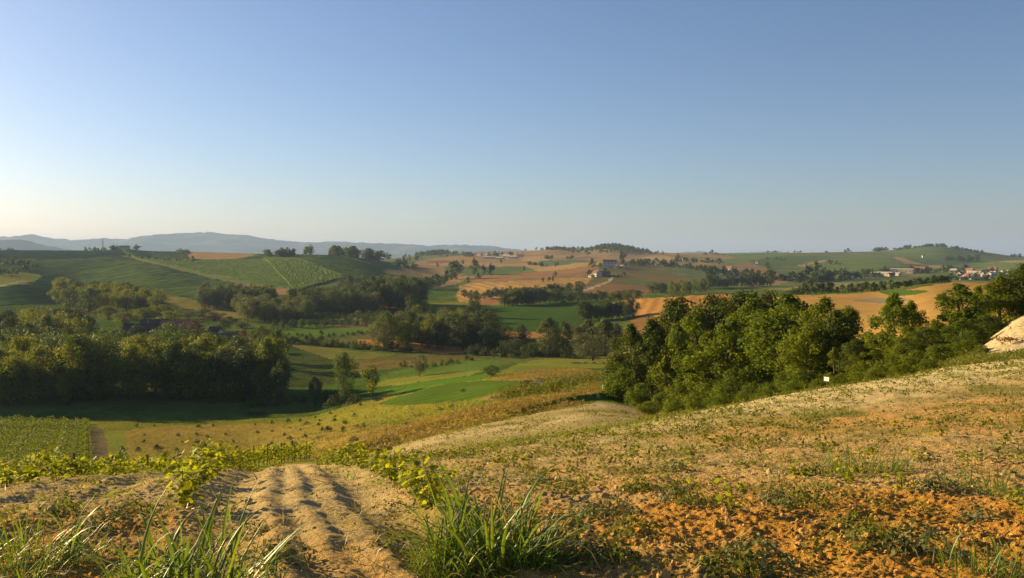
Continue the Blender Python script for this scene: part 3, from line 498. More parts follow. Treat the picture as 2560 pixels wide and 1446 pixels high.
def leafquads(P, Nr, L, W, g, spread=.8, up=0.):
    n = len(P); nr = Nr+spread*g.normal(size=(n, 3)); nr[:, 2] += up
    nr /= np.linalg.norm(nr, axis=1)[:, None]+1e-9
    t = np.cross(nr, g.normal(size=(n, 3))); t /= np.linalg.norm(t, axis=1)[:, None]+1e-9
    b = np.cross(nr, t); L = np.asarray(L).reshape(-1, 1); W = np.asarray(W).reshape(-1, 1)
    V = np.stack([P-t*L*.5, P+b*W*.5+t*L*.05, P+t*L*.5, P-b*W*.5+t*L*.05], 1).reshape(-1, 3)
    F = np.arange(4*n).reshape(n, 4)
    return V, F
def envelope(shape, t):
    """crown half width (0..1) at height fraction t of the crown"""
    if shape == 'round': return np.sqrt(np.clip(1-(2*t-1)**2, 0, 1))*(.92+.08*t)
    if shape == 'egg': return np.clip(np.sin(np.pi*np.clip(t, 0, 1)**.72), 0, 1)**.75
    if shape == 'cone': return np.clip((1-t)**.75*(1-np.exp(-t*9)), 0, 1)*1.02
    if shape == 'column': return np.clip((1-t**2.6)*(1-np.exp(-t*10)), 0, 1)**.8
    if shape == 'dome': return np.clip(1-t**2.2, 0, 1)**.5
    return np.ones_like(t)
def crown(name, seed, shape, nb, nl, L, mat, t0=.16, blob=.27, W=.5, inner=.18, ragged=.18, up=.15, sp=.55):
    """unit tree: height 1, half width W; leaves scattered over many clumps"""
    g = np.random.default_rng(seed)
    t = g.random(nb)**.85; e = envelope(shape, t)*W
    a = g.random(nb)*2*math.pi+np.arange(nb)*2.4; rr = np.sqrt(g.random(nb)*.75+.25)
    out = 1+ragged*g.normal(size=nb)
    br = blob*W*(.65+.7*g.random(nb))*(.55+.45*e/W)
    ecl = np.clip(e*out-br*.55, 0, None)
    C = np.stack([np.cos(a)*rr*ecl, np.sin(a)*rr*ecl, t0+(1-t0)*t*(1-.03)], 1)
    C[:, 2] = np.minimum(C[:, 2], 1-br*.4)
    k = g.choice(nb, nl, p=br**2/(br**2).sum())
    d = g.normal(size=(nl, 3)); d[:, 2] += .25; d /= np.linalg.norm(d, axis=1)[:, None]
    r = br[k]*np.where(g.random(nl) < inner, g.random(nl)**.5, .85+.28*g.normal(size=nl)*.6)
    P = C[k]+d*r[:, None]*np.array([1, 1, 1.0])
    P[:, 2] = np.maximum(P[:, 2], t0*.55)
    sz = L*(.6+.8*g.random(nl))
    V, F = leafquads(P, d+np.array([0, 0, .15]), sz, sz*.62, g, sp, up)
    cb = g.random(nb); c = np.zeros((nl, 3)); c[:, 0] = np.clip(.5*cb[k]+.5*g.random(nl), 0, 1); c[:, 1] = g.random(nl)
    return mesh_np(name, V, F, mat, False, cols=np.repeat(c, 4, 0)), (C, br)
def trunk(name, seed, t0, C, W=.5, r=.022, limbs=6, n=6, top=.82):
    g = random.Random(seed); mb = MB()
    pts = [(0, 0, -.02)]+[(g.uniform(-.012, .012), g.uniform(-.012, .012), top*i/4) for i in range(1, 5)]
    mb.tube(pts, [r*1.25, r, r*.75, r*.5, r*.2], n)
    order = sorted(range(len(C)), key=lambda i: -math.hypot(C[i][0], C[i][1]))[:limbs*2]
    for i in order[::2][:limbs]:
        c = C[i]; z0 = max(t0*.7, c[2]-.22-.1*g.random()); m = (c[0]*.45, c[1]*.45, z0+(c[2]-z0)*.4)
        mb.tube([(0, 0, z0), m, (c[0]*.95, c[1]*.95, c[2])], [r*.5, r*.32, r*.1], 5)
    return mb.mesh(name, BARK, True)
PROTO = {}
def proto(key, shape, mat, n, nb, nl, L, single=False, **k):
    out = []
    for i in range(n):
        sd = (sum(map(ord, key))*31+i*97) % 99991
        cm, (C, br) = crown('crown', sd, shape, nb, nl, L, mat, **k)
        tm = trunk('trunk', sd, k.get('t0', .16), C, limbs=0 if single else 6, n=5 if single else 7)
        out.append((cm, tm))
    PROTO[key] = (out, k.get('W', .5), single)
# near grove
proto('ash', 'egg', LM['ash'], 4, 70, 12000, .027, W=.38, blob=.27, t0=.06, ragged=.24)
proto('ash_dark', 'egg', LM['ash_dark'], 3, 64, 10000, .030, W=.42, blob=.30, t0=.10)
proto('spire', 'egg', LM['ash'], 3, 60, 9000, .028, W=.31, blob=.26, t0=.06, ragged=.36)
proto('sapling', 'column', LM['lime'], 1, 40, 4000, .035, W=.18, blob=.36, t0=.08)
proto('shrub', 'dome', LM['ash'], 4, 40, 4500, .055, W=.6, blob=.32, t0=.06, ragged=.25)
proto('conedark', 'egg', LM['ash_dark'], 3, 64, 10000, .028, W=.36, blob=.27, t0=.05, ragged=.34)
proto('mass', 'round', LM['broad'], 3, 26, 1300, .062, W=.46, t0=.1, blob=.4)
# valley
proto('broad', 'round', LM['broad'], 5, 46, 6000, .031, W=.46, t0=.12, blob=.31, ragged=.26)
proto('dark', 'round', LM['dark'], 4, 46, 4500, .038, W=.46, t0=.10, blob=.30)
proto('poplar', 'egg', LM['poplar'], 3, 56, 4500, .034, W=.30, t0=.10, blob=.32)
proto('willow', 'round', LM['willow'], 3, 46, 4500, .036, W=.52, t0=.10, blob=.30)
proto('lime', 'round', LM['lime'], 5, 46, 6000, .031, W=.42, t0=.12, blob=.32, ragged=.26)
proto('rust', 'round', LM['rust'], 1, 34, 2000, .055, W=.5, t0=.12, blob=.36)
proto('loose', 'egg', LM['lime'], 1, 30, 1100, .055, W=.36, t0=.22, blob=.28, ragged=.3)
proto('bush', 'dome', LM['dark'], 3, 18, 900, .09, W=.6, t0=.03, blob=.42)
proto('lightbush', 'dome', LM['broad'], 3, 18, 900, .09, W=.6, t0=.03, blob=.42)
# far, one mesh each
proto('far', 'egg', LM['broad'], 4, 16, 420, .13, True, W=.48, t0=.03, blob=.42, ragged=.3)
proto('fardark', 'egg', LM['dark'], 4, 16, 420, .13, True, W=.5, t0=.02, blob=.42, ragged=.3)
proto('farpop', 'column', LM['dark'], 2, 16, 360, .10, True, W=.16, t0=.05, blob=.5)
TN = {'conedark': 'ash_tree', 'mass': 'broadleaf_tree', 'ash': 'ash_tree', 'ash_dark': 'ash_tree', 'spire': 'ash_tree', 'sapling': 'sapling', 'shrub': 'shrub', 'broad': 'broadleaf_tree', 'dark': 'broadleaf_tree',
      'poplar': 'poplar_tree', 'willow': 'willow_tree', 'lime': 'poplar_tree', 'rust': 'broadleaf_tree', 'loose': 'broadleaf_tree', 'bush': 'bush', 'lightbush': 'bush',
      'far': 'field_tree', 'fardark': 'field_tree', 'farpop': 'cypress_tree'}
CAT = {'shrub': 'shrub', 'bush': 'bush'}
joined = {}
def far_joined(key, i):
    if (key, i) not in joined:
        cm, tm = PROTO[key][0][i]; n1 = len(cm.vertices)
        co = np.empty(n1*3, np.float32); cm.vertices.foreach_get('co', co)
        mb = MB(); mb.v = [tuple(p) for p in co.reshape(-1, 3)]; mb.f = [tuple(p.vertices) for p in cm.polygons]
        mb.add([tuple(v.co) for v in tm.vertices], [tuple(p.vertices) for p in tm.polygons])
        m = bpy.data.meshes.new(TN[key]); m.from_pydata(mb.v, [], mb.f); m.materials.append(cm.materials[0]); m.materials.append(BARK)
        m.polygons.foreach_set('material_index', [0]*len(cm.polygons)+[1]*len(tm.polygons))
        a = m.color_attributes.new('Col', 'FLOAT_COLOR', 'POINT'); c = np.ones((len(mb.v), 4), np.float32)
        cc = np.empty(n1*4, np.float32); cm.color_attributes['Col'].data.foreach_get('color', cc); c[:n1] = cc.reshape(-1, 4); a.data.foreach_set('color', c.ravel())
        m.update(); joined[(key, i)] = m
    return joined[(key, i)]
NT = [0]
TRUNKH = {}
def tree3(x, y, h, wid, key, label, group=None, i=None, z=None):
    ps, W, single = PROTO[key]; i = random.randrange(len(ps)) if i is None else i % len(ps)
    z = float(ground(np.array([x]), np.array([y]), False)[0]) if z is None else z
    sx = wid/(2*W); rz = random.uniform(0, 6.28); loc = (x, y, z-.01*h); NT[0] += 1
    cat = CAT.get(TN[key], 'tree')
    if single:
        o = obj(TN[key], far_joined(key, i), None, loc, (0, 0, rz), (sx, sx, h)); return tag(o, label, cat, group)
    e = empty(TN[key], loc, rz, (sx, sx, h)); tag(e, label, cat, group)
    obj('trunk', ps[i][1], e); obj('crown', ps[i][0], e)
    return e
def tree(px, top, D, wpx, key, label, group=None, i=None):
    """tree whose tip shows at row `top` when it stands D metres away in column px"""
    x, y, z = at(px, D, False); h = max(EYE-(top-HY)/FPX*D-z, .5)
    return tree3(x, y, h, wpx/FPX*D, key, label, group, i)
def Dof(px, row, d0, d1):
    """the distance in [d0,d1] at which the ground shows at that row"""
    d = np.exp(np.linspace(math.log(d0), math.log(d1), 240)); x = (px-CX)/FPX*d
    z = ground(x, d, False); r = HY+(EYE-z)/d*FPX
    return float(d[int(np.argmin(np.abs(r-row)))])
def fill(p0, p1, d0, d1, step, hr, keys, label, group, wr=(.75, 1.0), cond=None):
    """trees of one wood, loosely spaced over bearings p0..p1 and distances d0..d1"""
    d = d0; k = 0
    while d <= d1:
        x0 = (p0-CX)/FPX*d; x1 = (p1-CX)/FPX*d; n = max(1, int(round((x1-x0)/step)))
        for j in range(n+1):
            x = x0+(x1-x0)*j/n+random.uniform(-.33, .33)*step; y = d+random.uniform(-.3, .3)*step
            if cond and not cond(CX+FPX*x/y, y): continue
            h = random.uniform(*hr); key = random.choice(keys)
            tree3(x, y, h, h*random.uniform(*wr), key, label, group); k += 1
        d += step*.87
    return k

# ------------------------------------------------------------------ right hand grove
G = 'ash trees of the grove on the right'
for px, top, D, wp, key, lab in [
 (1578,812,96,120,'conedark','dark ash tree at the left end of the right hand grove'),
 (1628,800,93,130,'conedark','narrow ash at the grove edge rising beside the shadowed ground'),
 (1690,812,90,130,'ash','lower ash tree behind the slim bright sapling'),
 (1702,733,110,170,'ash_dark','tall dark tree at the back beside the orange stubble field'),
 (1780,728,112,170,'ash_dark','dark broad crowned tree in the back row of the grove'),
 (1856,720,106,190,'ash_dark','highest dark round tree at the back of the grove'),
 (1925,730,104,170,'ash_dark','dark back row tree just left of the big lit ash'),
 (1770,832,86,120,'spire','slender ash of the front row above the scrub'),
 (1828,798,83,140,'spire','mid green ash standing before the highest dark tree'),
 (1968,738,77,220,'ash','big sunlit ash with the widest crown in the grove'),
 (1905,785,80,120,'spire','yellowish ash leaning against the big sunlit ash'),
 (2062,746,73,160,'ash','full ash tree right of the big sunlit ash'),
 (2122,768,71,130,'ash','dull brownish ash before the golden field'),
 (2025,812,70,140,'ash','low ash in front of the big sunlit ash'),
 (2236,733,65,105,'spire','pointed bright green tree in the middle of the golden field'),
 (2278,752,67,80,'spire','small pointed tree right of the bright pointed one'),
 (2182,850,63,90,'ash','low ash at the foot of the pointed bright tree'),
 (2338,800,61,100,'ash','bushy ash between the pointed trees and the tall twin'),
 (2395,708,63,140,'spire','tall ragged tree rising to the right village'),
 (2322,822,58,110,'ash_dark','dark low ash above the thicket'),
 (2447,714,65,74,'spire','thin spire tree with a bare pointed tip'),
 (2500,692,67,120,'ash','leafy ash standing above the clay bank'),
 (2556,662,67,130,'ash_dark','dark ash at the right picture edge above the bank'),
 (2464,792,59,110,'ash_dark','dark ash at the top corner of the clay bank'),
 (2405,802,56,120,'ash','ash just left of the clay bank'),
 (2625,640,68,130,'ash','ash outside the right edge above the bank'),(2425,770,62,110,'ash','full ash below the thin spire tree'),(2090,775,70,130,'ash_dark','dark full ash behind the wide scrub'),(1880,748,98,150,'ash','lit ash between the highest dark tree and the big sunlit ash'),(1740,770,98,140,'ash','lit middle row ash before the dark back trees'),
 (2270,815,60,90,'ash','ash with loose top below the small pointed tree'),
 (2140,845,64,90,'ash_dark','dark ash in the hollow behind the white sign')]:
    tree(px, top, D, wp*1.18, key, lab, G)
for px, top, D, wp, lab in [
 (1562,925,90,120,'large dark shrub at the left foot of the grove'),(1535,965,92,80,'round shrub touching the green wedge beside the grove'),
 (1605,962,85,100,'shrub under the leftmost ash of the grove'),(1655,985,80,80,'shrub at the foot of the slim sapling'),
 (1702,962,78,100,'shrub right of the slim sapling'),(1765,962,74,110,'broad shrub under the slender front ash'),
 (1832,945,70,110,'shrub in the scrub below the mid green ash'),(1885,962,66,90,'low shrub where the crest dips under the scrub'),
 (1952,935,63,100,'shrub below the big sunlit ash'),(2012,925,60,100,'shrub left of the white sign'),
 (2052,948,56,60,'small shrub directly beside the white sign'),(2112,935,55,80,'shrub just right of the white sign'),
 (2160,905,54,90,'shrub in front of the dark hollow ash'),(2230,892,52,110,'wide shrub under the pointed bright tree'),
 (2292,880,51,90,'shrub left of the dark bramble thicket'),(2350,862,50,100,'dark bramble thicket left of the clay bank'),
 (2412,852,49,90,'shrub against the foot of the clay bank'),(2452,872,47,50,'little bush at the lower corner of the clay bank'),
 (1620,1008,72,70,'low shrub at the corner of the pale clay field'),(1690,1005,64,70,'low shrub behind the pale crest left part'),
 (1745,995,60,70,'low shrub behind the crest below the slender ash'),(1805,985,58,80,'low shrub behind the crest beside a dip'),
 (1925,965,52,70,'low shrub peeping over the pale crest'),(1985,955,50,70,'low shrub over the crest left of the sign'),
 (2190,925,48,70,'low shrub over the crest right of the sign'),(2260,912,47,70,'low shrub over the crest under the wide shrub'),
 (2325,900,46,70,'low shrub over the crest under the thicket')]:
    tree(px, top, D, wp, 'shrub', lab, 'shrubs along the foot of the grove')
tree(1664, 888, 83, 56, 'sapling', 'slim bright yellow green sapling in front of the dark grove')
tree(2086, 868, 58, 50, 'sapling', 'small upright sapling above the white sign')
# ------------------------------------------------------------------ dark wood on the left
fill(-200, 668, 246, 262, 8.0, (13.5, 18.5), ['lime', 'lime', 'broad', 'broad', 'dark'], 'yellow green poplar in the front edge of the dark left wood', 'poplars along the front of the dark wood', (.62, .85))
fill(-60, 640, 269, 285, 10, (13, 16.5), ['lime', 'broad', 'broad'], 'leafy tree in the second line of the dark wood on the left', 'trees inside the dark wood', (.6, .8))
fill(-60, 205, 372, 440, 14, (12, 16), ['broad', 'dark', 'lime'], 'leafy tree at the back of the left wood', 'trees at the back of the left wood', (.8, 1.05))
for px, top, D, wp, key, lab in [
 (700,905,236,60,'dark','dark tree hanging at the right corner of the left wood'),(672,850,243,85,'broad','rounded tree closing the right end of the left wood'),
 (95,868,238,100,'lime','brightest yellow poplar catching the sun in the left wood'),(165,866,239,90,'lime','bright poplar right of the brightest yellow one'),(30,890,237,90,'lime','yellowish poplar at the far left of the wood front'),
 (240,850,390,75,'lime','light green tree left of the sunken farm'),(192,776,455,90,'rust','reddish brown tree behind the left wood'),
 (100,772,475,130,'willow','wide pale grey green tree behind the left wood'),(40,790,470,100,'willow','pale tree at the left edge below the dark slope'),(160,792,440,60,'dark','small dark tree beside the reddish brown tree'),
 (272,766,560,75,'lime','light tree behind the barn with dark roof'),(312,780,510,85,'lime','light green tree left of the barn roof'),(362,770,545,80,'lime','light green tree above the barn roof'),(402,762,550,80,'lime','light green tree right above the blue grey roof'),(428,778,520,60,'lime','small light tree at the end of the barn'),
 (342,812,398,46,'dark','dark tree covering the left end of the pink farmhouse'),(402,826,392,110,'dark','broad dark tree in front of the pink farmhouse'),(462,822,388,100,'dark','dark tree before the red roofed house'),(512,828,386,95,'dark','dark tree right of the red roofed house'),
 (426,806,430,60,'lime','yellowish tree between the two farm roofs'),(484,802,432,70,'rust','dull tree behind the red roofed house'),(560,800,470,60,'broad','tree beside the bluish shed'),
 (470,778,560,52,'willow','greyish tree beyond the farm yard'),(505,772,575,60,'broad','tree beyond the farm yard near the yellow meadow'),(536,782,545,70,'rust','bare looking tree beyond the farm'),(575,792,520,55,'broad','tree before the yellow meadow end'),(605,806,490,50,'broad','tree at the lower end of the yellow meadow'),
 (655,816,335,80,'broad','olive tree behind the right end of the dark wood'),(692,826,312,70,'dark','dark tree behind the right corner of the wood'),(612,826,375,70,'rust','brownish tree behind the wood edge'),(560,842,330,70,'broad','olive tree rising behind the wood front')]:
    tree(px, top, D, wp, key, lab, 'trees around the sunken farm' if D > 300 else None)
fill(140, 420, 615, 815, 18, (13, 18), ['broad', 'lime', 'dark'], 'tree of the wooded hump on the left hillside', 'trees of the wooded hump', (.8, 1.05), lambda p, d: 140+(d < 690)*25 < p < 420-(d-615)*.85)
fill(512, 672, 655, 720, 11, (14, 17), ['willow', 'dark', 'broad'], 'tree of the rounded copse under the vineyard hill', 'trees of the rounded copse', (.65, .85))
fill(612, 752, 535, 625, 13, (10, 15), ['willow', 'willow', 'broad'], 'grey green willow of the belt right of the copse', 'willows in the valley belt', (.8, 1.1))
fill(748, 935, 615, 675, 12, (13, 18), ['broad', 'dark', 'willow'], 'tree of the long dark belt across the valley', 'trees of the long valley belt', (.75, .95))
fill(925, 1045, 640, 720, 13, (19, 24), ['dark', 'broad', 'willow'], 'tall tree at the right end of the long valley belt', 'tall trees ending the valley belt', (.6, .8))
fill(862, 955, 850, 930, 17, (9, 13), ['dark', 'broad'], 'tree of the thicket below the smooth green shoulder', 'trees under the green shoulder', (.8, 1.1))
fill(960, 1225, 375, 445, 10.5, (11, 15.5), ['broad', 'dark', 'dark', 'willow', 'lime'], 'tree of the central wood behind the orange field', 'trees of the central wood', (.65, .9))
fill(1048, 1160, 480, 560, 12, (7, 11), ['broad', 'lime', 'dark'], 'tree of the copse behind the central wood', 'trees of the copse behind the central wood', (.8, 1.1))
for px, top, D, wp, key, lab in [
 (938,806,388,38,'willow','small pale tree alone at the left end of the central wood'),(1028,738,560,40,'dark','lone round oak on the bright meadow'),(1188,740,560,38,'dark','round dark tree left of the long hedge'),(1062,752,560,36,'broad','small tree beside the lone oak'),
 (1192,815,372,60,'dark','dark tree at the right end of the central wood'),(1222,822,366,55,'broad','tree next to the bare orange strip'),(1268,814,366,50,'dark','dark round topped tree left of the pair'),(1306,813,362,48,'dark','dark round topped tree right of the pair'),
 (1290,850,352,90,'broad','low tree below the dark pair'),(1372,794,338,78,'poplar','tallest pale poplar in the valley middle'),(1338,858,345,50,'broad','low tree left of the tallest poplar'),(1408,806,352,60,'dark','dark tree behind the tallest poplar'),(1438,812,358,52,'willow','grey tree between the poplars'),
 (1470,800,352,72,'poplar','grey green poplar left of the wide one'),(1512,798,346,88,'poplar','wide grey green poplar at the end of the belt'),(1540,810,340,48,'dark','dark poplar at the right end of the belt'),(1482,836,302,118,'willow','large sunlit willow on the light meadow'),(1425,868,330,40,'lightbush','bush left of the sunlit willow'),
 (860,886,222,68,'broad','tall rounded tree standing alone in the near valley'),(930,910,214,56,'loose','thin yellow green tree right of the tall rounded one'),(787,944,231,42,'dark','dark bushy tree left of the tall rounded one'),
 (1050,886,264,42,'willow','round grey willow alone between the green fields'),(1228,914,202,48,'broad','bushy small tree at the head of the emerald field'),(1280,885,330,24,'willow','small round pale bush tree by the mown meadow')]:
    tree(px, top, D, wp, key, lab)
GB = 'bushes in the valley fields'
for px, top, D, wp, key, lab in [
 (885,1091,92,38,'bush','dark bush standing alone on the golden grass bank'),(1160,983,166,24,'lightbush','greyish bush beside the emerald field'),(1100,1026,136,22,'lightbush','left one of two small bushes on the meadow'),(1130,1022,137,20,'lightbush','right one of two small bushes on the meadow'),
 (1242,1000,120,34,'bush','dark bush at the lower end of the vine block'),(885,985,212,44,'bush','dark bush under the tall rounded tree'),(940,995,205,50,'bush','bush at the left corner of the emerald field'),(835,990,216,50,'bush','dark bush below the tall rounded tree'),
 (1462,912,272,20,'lightbush','first of the small round bushes under the willow'),(1486,914,270,18,'lightbush','second small round bush under the willow'),(1508,915,269,18,'lightbush','third small round bush under the willow'),(1530,914,268,20,'lightbush','fourth small round bush under the willow'),(1552,910,266,26,'lightbush','bush between the willow and the grove'),
 (1440,908,274,30,'bush','dark bush at the left foot of the willow'),(968,1072,100,22,'bush','small dark bush at the edge of the dry meadow'),(1015,1060,110,16,'bush','tiny dark bush above the golden bank'),(712,1118,122,36,'bush','dark bush at the lower edge of the dry meadow'),(735,1122,118,40,'bush','dark bush beside the end of the trellised vine row'),
 (306,1118,140,24,'bush','dark bush on the grass strip by the lane'),(312,1145,132,26,'bush','second dark bush on the grass strip by the lane'),(640,1022,222,60,'bush','dark bush in the shade before the wood')]:
    tree(px, top, D, wp, key, lab, GB)
# hedges made of bushes
def hedge(pts, d0, d1, n, hr, keys, label, group, wr=(1.0, 1.6)):
    for k in range(n):
        t = (k+random.uniform(-.3, .3))/max(n-1, 1)*(len(pts)-1); i = min(max(int(t), 0), len(pts)-2); f = t-i
        px = pts[i][0]+(pts[i+1][0]-pts[i][0])*f; row = pts[i][1]+(pts[i+1][1]-pts[i][1])*f
        D = Dof(px, row, d0, d1)*random.uniform(.99, 1.01); h = random.uniform(*hr); x = (px-CX)/FPX*D
        tree3(x, D, h, h*random.uniform(*wr), random.choice(keys), label, group)
hedge([(705,858),(800,862),(900,874),(1030,882)], 300, 480, 34, (2.2, 4.0), ['bush', 'bush', 'lightbush'], 'bush in the long dark hedge left of the orange field', 'bushes of the long dark hedge')
hedge([(720,842),(850,842),(930,832)], 400, 560, 14, (1.5, 3), ['bush'], 'bush along the margin of the bright green field', 'bushes by the bright green field')
hedge([(700,800),(780,800),(900,802),(960,800)], 430, 640, 22, (3, 7), ['broad', 'willow', 'lightbush'], 'small tree of the scrub before the long valley belt', 'scrub before the valley belt')
hedge([(690,820),(770,818),(840,815),(920,816)], 400, 540, 12, (3, 5), ['bush', 'broad'], 'small tree of the scrub beside the bright green field', 'scrub by the bright field')
hedge([(1000,918),(1060,922),(1110,914),(1180,900)], 220, 360, 14, (1, 2.2), ['bush', 'lightbush'], 'bush in the rough brownish meadow', 'bushes in the rough meadow')
hedge([(1180,888),(1260,893),(1340,893),(1420,890)], 300, 420, 18, (2, 5), ['bush', 'lightbush'], 'bush at the foot of the valley poplars', 'bushes under the poplars')
hedge([(640,1020),(740,1008),(830,998)], 190, 260, 9, (1.5, 3), ['bush'], 'dark bush in the shade right of the left wood', 'bushes in the shade of the wood')
hedge([(1262,765),(1330,762),(1395,756)], 620, 760, 22, (9, 13), ['lime', 'broad', 'dark', 'dark'], 'tree of the clump above the smooth green field', 'trees above the green field', (.8, 1.1))
hedge([(1240,742),(1330,738),(1425,728)], 760, 900, 22, (6, 9), ['dark', 'bush', 'broad'], 'bushy tree of the dark hedge under the straw swaths', 'hedge under the straw swaths', (.9, 1.3))
hedge([(1160,744),(1200,750),(1240,745)], 680, 860, 9, (5, 8), ['dark', 'broad'], 'bushy tree at the foot of the golden hill', 'bushes at the foot of the golden hill', (.9, 1.3))
tree(1447, 703, 820, 34, 'dark', 'big round dark tree at the right end of the straw hedge')
hedge([(1410,757),(1480,753),(1540,750),(1598,748)], 680, 800, 20, (6, 9), ['broad', 'lime', 'dark'], 'bushy tree of the hedge above the orange field', 'hedge above the orange field', (.9, 1.3))
hedge([(1460,802),(1500,800),(1540,798),(1585,794)], 470, 580, 13, (9, 12), ['dark', 'dark', 'broad'], 'dark tree of the clump between green and orange fields', 'clump between the green and orange fields', (.7, .95))
for px, top, D, wp, key, lab in [(1632,705,860,50,'willow','greyish bushy tree right of the ploughed field'),(1655,708,850,45,'dark','dark tree beside the lit poplar row')]: tree(px, top, D, wp, key, lab)
hedge([(1680,738),(1720,735),(1770,730)], 700, 880, 12, (11, 14), ['lime', 'lime', 'poplar'], 'lit poplar of the row behind the orange field', 'lit poplars behind the orange field', (.45, .6))
hedge([(1760,722),(1840,718),(1925,716)], 850, 1050, 22, (10, 16), ['dark', 'dark', 'broad'], 'dark tree of the belt beyond the grove', 'dark belt beyond the grove', (.7, 1.))
for px, top, D, wp, key, lab in [(2026,698,560,34,'far','round tree on the light meadow'),(2010,708,540,22,'fardark','dark bush tree left of the round one'),(2228,702,480,34,'fardark','big dark round tree by the golden field'),(2157,708,490,9,'farpop','left slim cypress by the golden field'),(2184,704,490,10,'farpop','right slim cypress by the golden field')]: tree(px, top, D, wp, key, lab)
hedge([(1985,735),(2060,733),(2140,732),(2215,728)], 420, 560, 20, (3, 6), ['fardark', 'far'], 'small tree of the hedge behind the golden field', 'hedge behind the golden field', (.9, 1.3))
hedge([(2240,722),(2310,712),(2370,705)], 420, 700, 16, (2.5, 4), ['fardark', 'far'], 'bush of the hedge rising to the right village', 'hedge rising to the village', (1.1, 1.6))
# woods that read as one mass
def wood(name, label, places, key):
    cms = [p[0] for p in PROTO[key][0]]; Vs = []; Fs = []; Cs = []; b = 0
    for x, y, h, wd in places:
        cm = random.choice(cms); n = len(cm.vertices); co = np.empty(n*3, np.float32); cm.vertices.foreach_get('co', co); co = co.reshape(-1, 3)
        cc = np.empty(n*4, np.float32); cm.color_attributes['Col'].data.foreach_get('color', cc)
        z = float(ground(np.array([x]), np.array([y]), False)[0]); a = random.uniform(0, 6.28); c_, s_ = math.cos(a), math.sin(a)
        q = np.stack([(co[:, 0]*c_-co[:, 1]*s_)*wd+x, (co[:, 0]*s_+co[:, 1]*c_)*wd+y, co[:, 2]*h+z], 1)
        Vs.append(q); Fs.append(np.arange(n).reshape(-1, 4)+b); Cs.append(cc.reshape(-1, 4)[:, :3]); b += n
    m = mesh_np(name, np.concatenate(Vs), np.concatenate(Fs), LM['broad'], False, cols=np.concatenate(Cs))
    return tag(obj(name, m), label, None, None, 'stuff')
# ------------------------------------------------------------------ far trees
def farline(pts, n, hr, keys, label, group, d0=1000, d1=3400, wr=(.8, 1.5)):
    if d0 < 1200 or n < 8: return hedge(pts, d0, d1, n, (hr[0]*.55, hr[1]), keys, label, group, wr)
    pl = []                                   # belts on the far skyline read as one mass
    for c in range(max(3, n//4)):
        t0_ = random.random()*(len(pts)-1)
        for _ in range(random.randint(2, 8)):
            t = min(max(t0_+random.gauss(0, .12), 0), len(pts)-1.001); i = int(t); f = t-i
            px = pts[i][0]+(pts[i+1][0]-pts[i][0])*f; row = pts[i][1]+(pts[i+1][1]-pts[i][1])*f
            D = Dof(px, row, d0, d1)*random.uniform(.985, 1.015); h = hr[1]*random.uniform(.3, 1.0)**1.2; pl.append(((px-CX)/FPX*D, D, h, h*random.uniform(.8, 1.7)))
    wood('far_trees', label.replace('tree of the ', 'trees of the ').replace('tree along', 'trees along').replace('tree on', 'trees on').replace('tree around', 'trees around').replace('bush on', 'bushes on').replace('small tree ', 'small trees '), pl, 'fardark')
for px, row, h, key, lab in [
 (1128,700,17,'far','left field tree of the tan patchwork'),(1138,698,26,'far','tallest field tree beside the long tan strip'),(1186,686,24,'far','left one of three trees in the green strip'),(1208,685,15,'fardark','middle one of three trees in the green strip'),(1228,686,17,'fardark','right one of three trees in the green strip'),
 (1358,706,6,'fardark','first of three ball trees on the stubble hill'),(1373,704,6,'fardark','second of three ball trees on the stubble hill'),(1382,703,6.5,'fardark','third of three ball trees on the stubble hill'),(1388,692,7,'far','small tree above the ball trees'),
 (1158,660,9,'fardark','dot tree in the upper tan field'),(1093,668,9,'far','dot tree on the pale upper strip'),(1252,658,9,'far','dot tree below the white village'),(1170,708,8,'far','small tree at the corner of the golden hill'),(1195,698,9,'far','small tree in the stubble wedge'),(1310,678,8,'far','small tree on the green strip'),
 (1480,668,14,'far','tree left of the lower farmhouse'),(1553,654,26,'farpop','tall dark cypress clump on the hilltop farm'),(1560,654,20,'fardark','dark tree beside the cypress clump'),(1500,672,9,'far','tree above the lower farm'),(1780,638,22,'fardark','single tree on the right skyline'),(1695,650,16,'far','tree in the right hand hamlet'),(1918,672,12,'far','tree right of the rounded brown field'),
 (2020,700,22,'fardark','dark tree before the long green hill'),(2040,698,24,'far','pale tall tree before the long green hill')]:
    D = Dof(px, row, 850, 3400); x = (px-CX)/FPX*D; tree3(x, D, h, h*(.3 if key == 'farpop' else random.uniform(.75, 1.)), key, lab, None)
farline([(1065,725),(1085,718),(1100,712),(1118,706)], 14, (12, 17), ['far', 'fardark'], 'tree of the short belt beside the stubble wedge', 'short belt by the stubble wedge', 760, 1500, (.7, 1.))
farline([(1470,690),(1490,690),(1510,688)], 10, (7, 11), ['fardark'], 'tree at the lower farmhouse', 'trees at the lower farm')
farline([(1520,692),(1560,690)], 6, (4, 6), ['fardark'], 'bush below the lower farmhouse', 'bushes at the lower farm')
farline([(1560,664),(1620,664),(1700,670),(1790,684)], 34, (7, 13), ['fardark', 'far'], 'tree of the hedge running down from the hilltop farm', 'hedge down from the hilltop farm')
farline([(1640,655),(1720,655),(1800,660)], 18, (6, 12), ['far', 'fardark'], 'tree of the hamlet behind the olive slope', 'trees of the hamlet')
farline([(1765,688),(1850,692),(1920,700),(1980,704)], 26, (8, 16), ['fardark', 'far'], 'tree of the belt under the rounded brown field', 'belt under the brown field', 900, 1600)
farline([(1990,706),(2050,704),(2120,700),(2200,694)], 26, (8, 16), ['fardark', 'far'], 'tree of the belt at the foot of the long green hill', 'belt under the long green hill', 800, 1700)
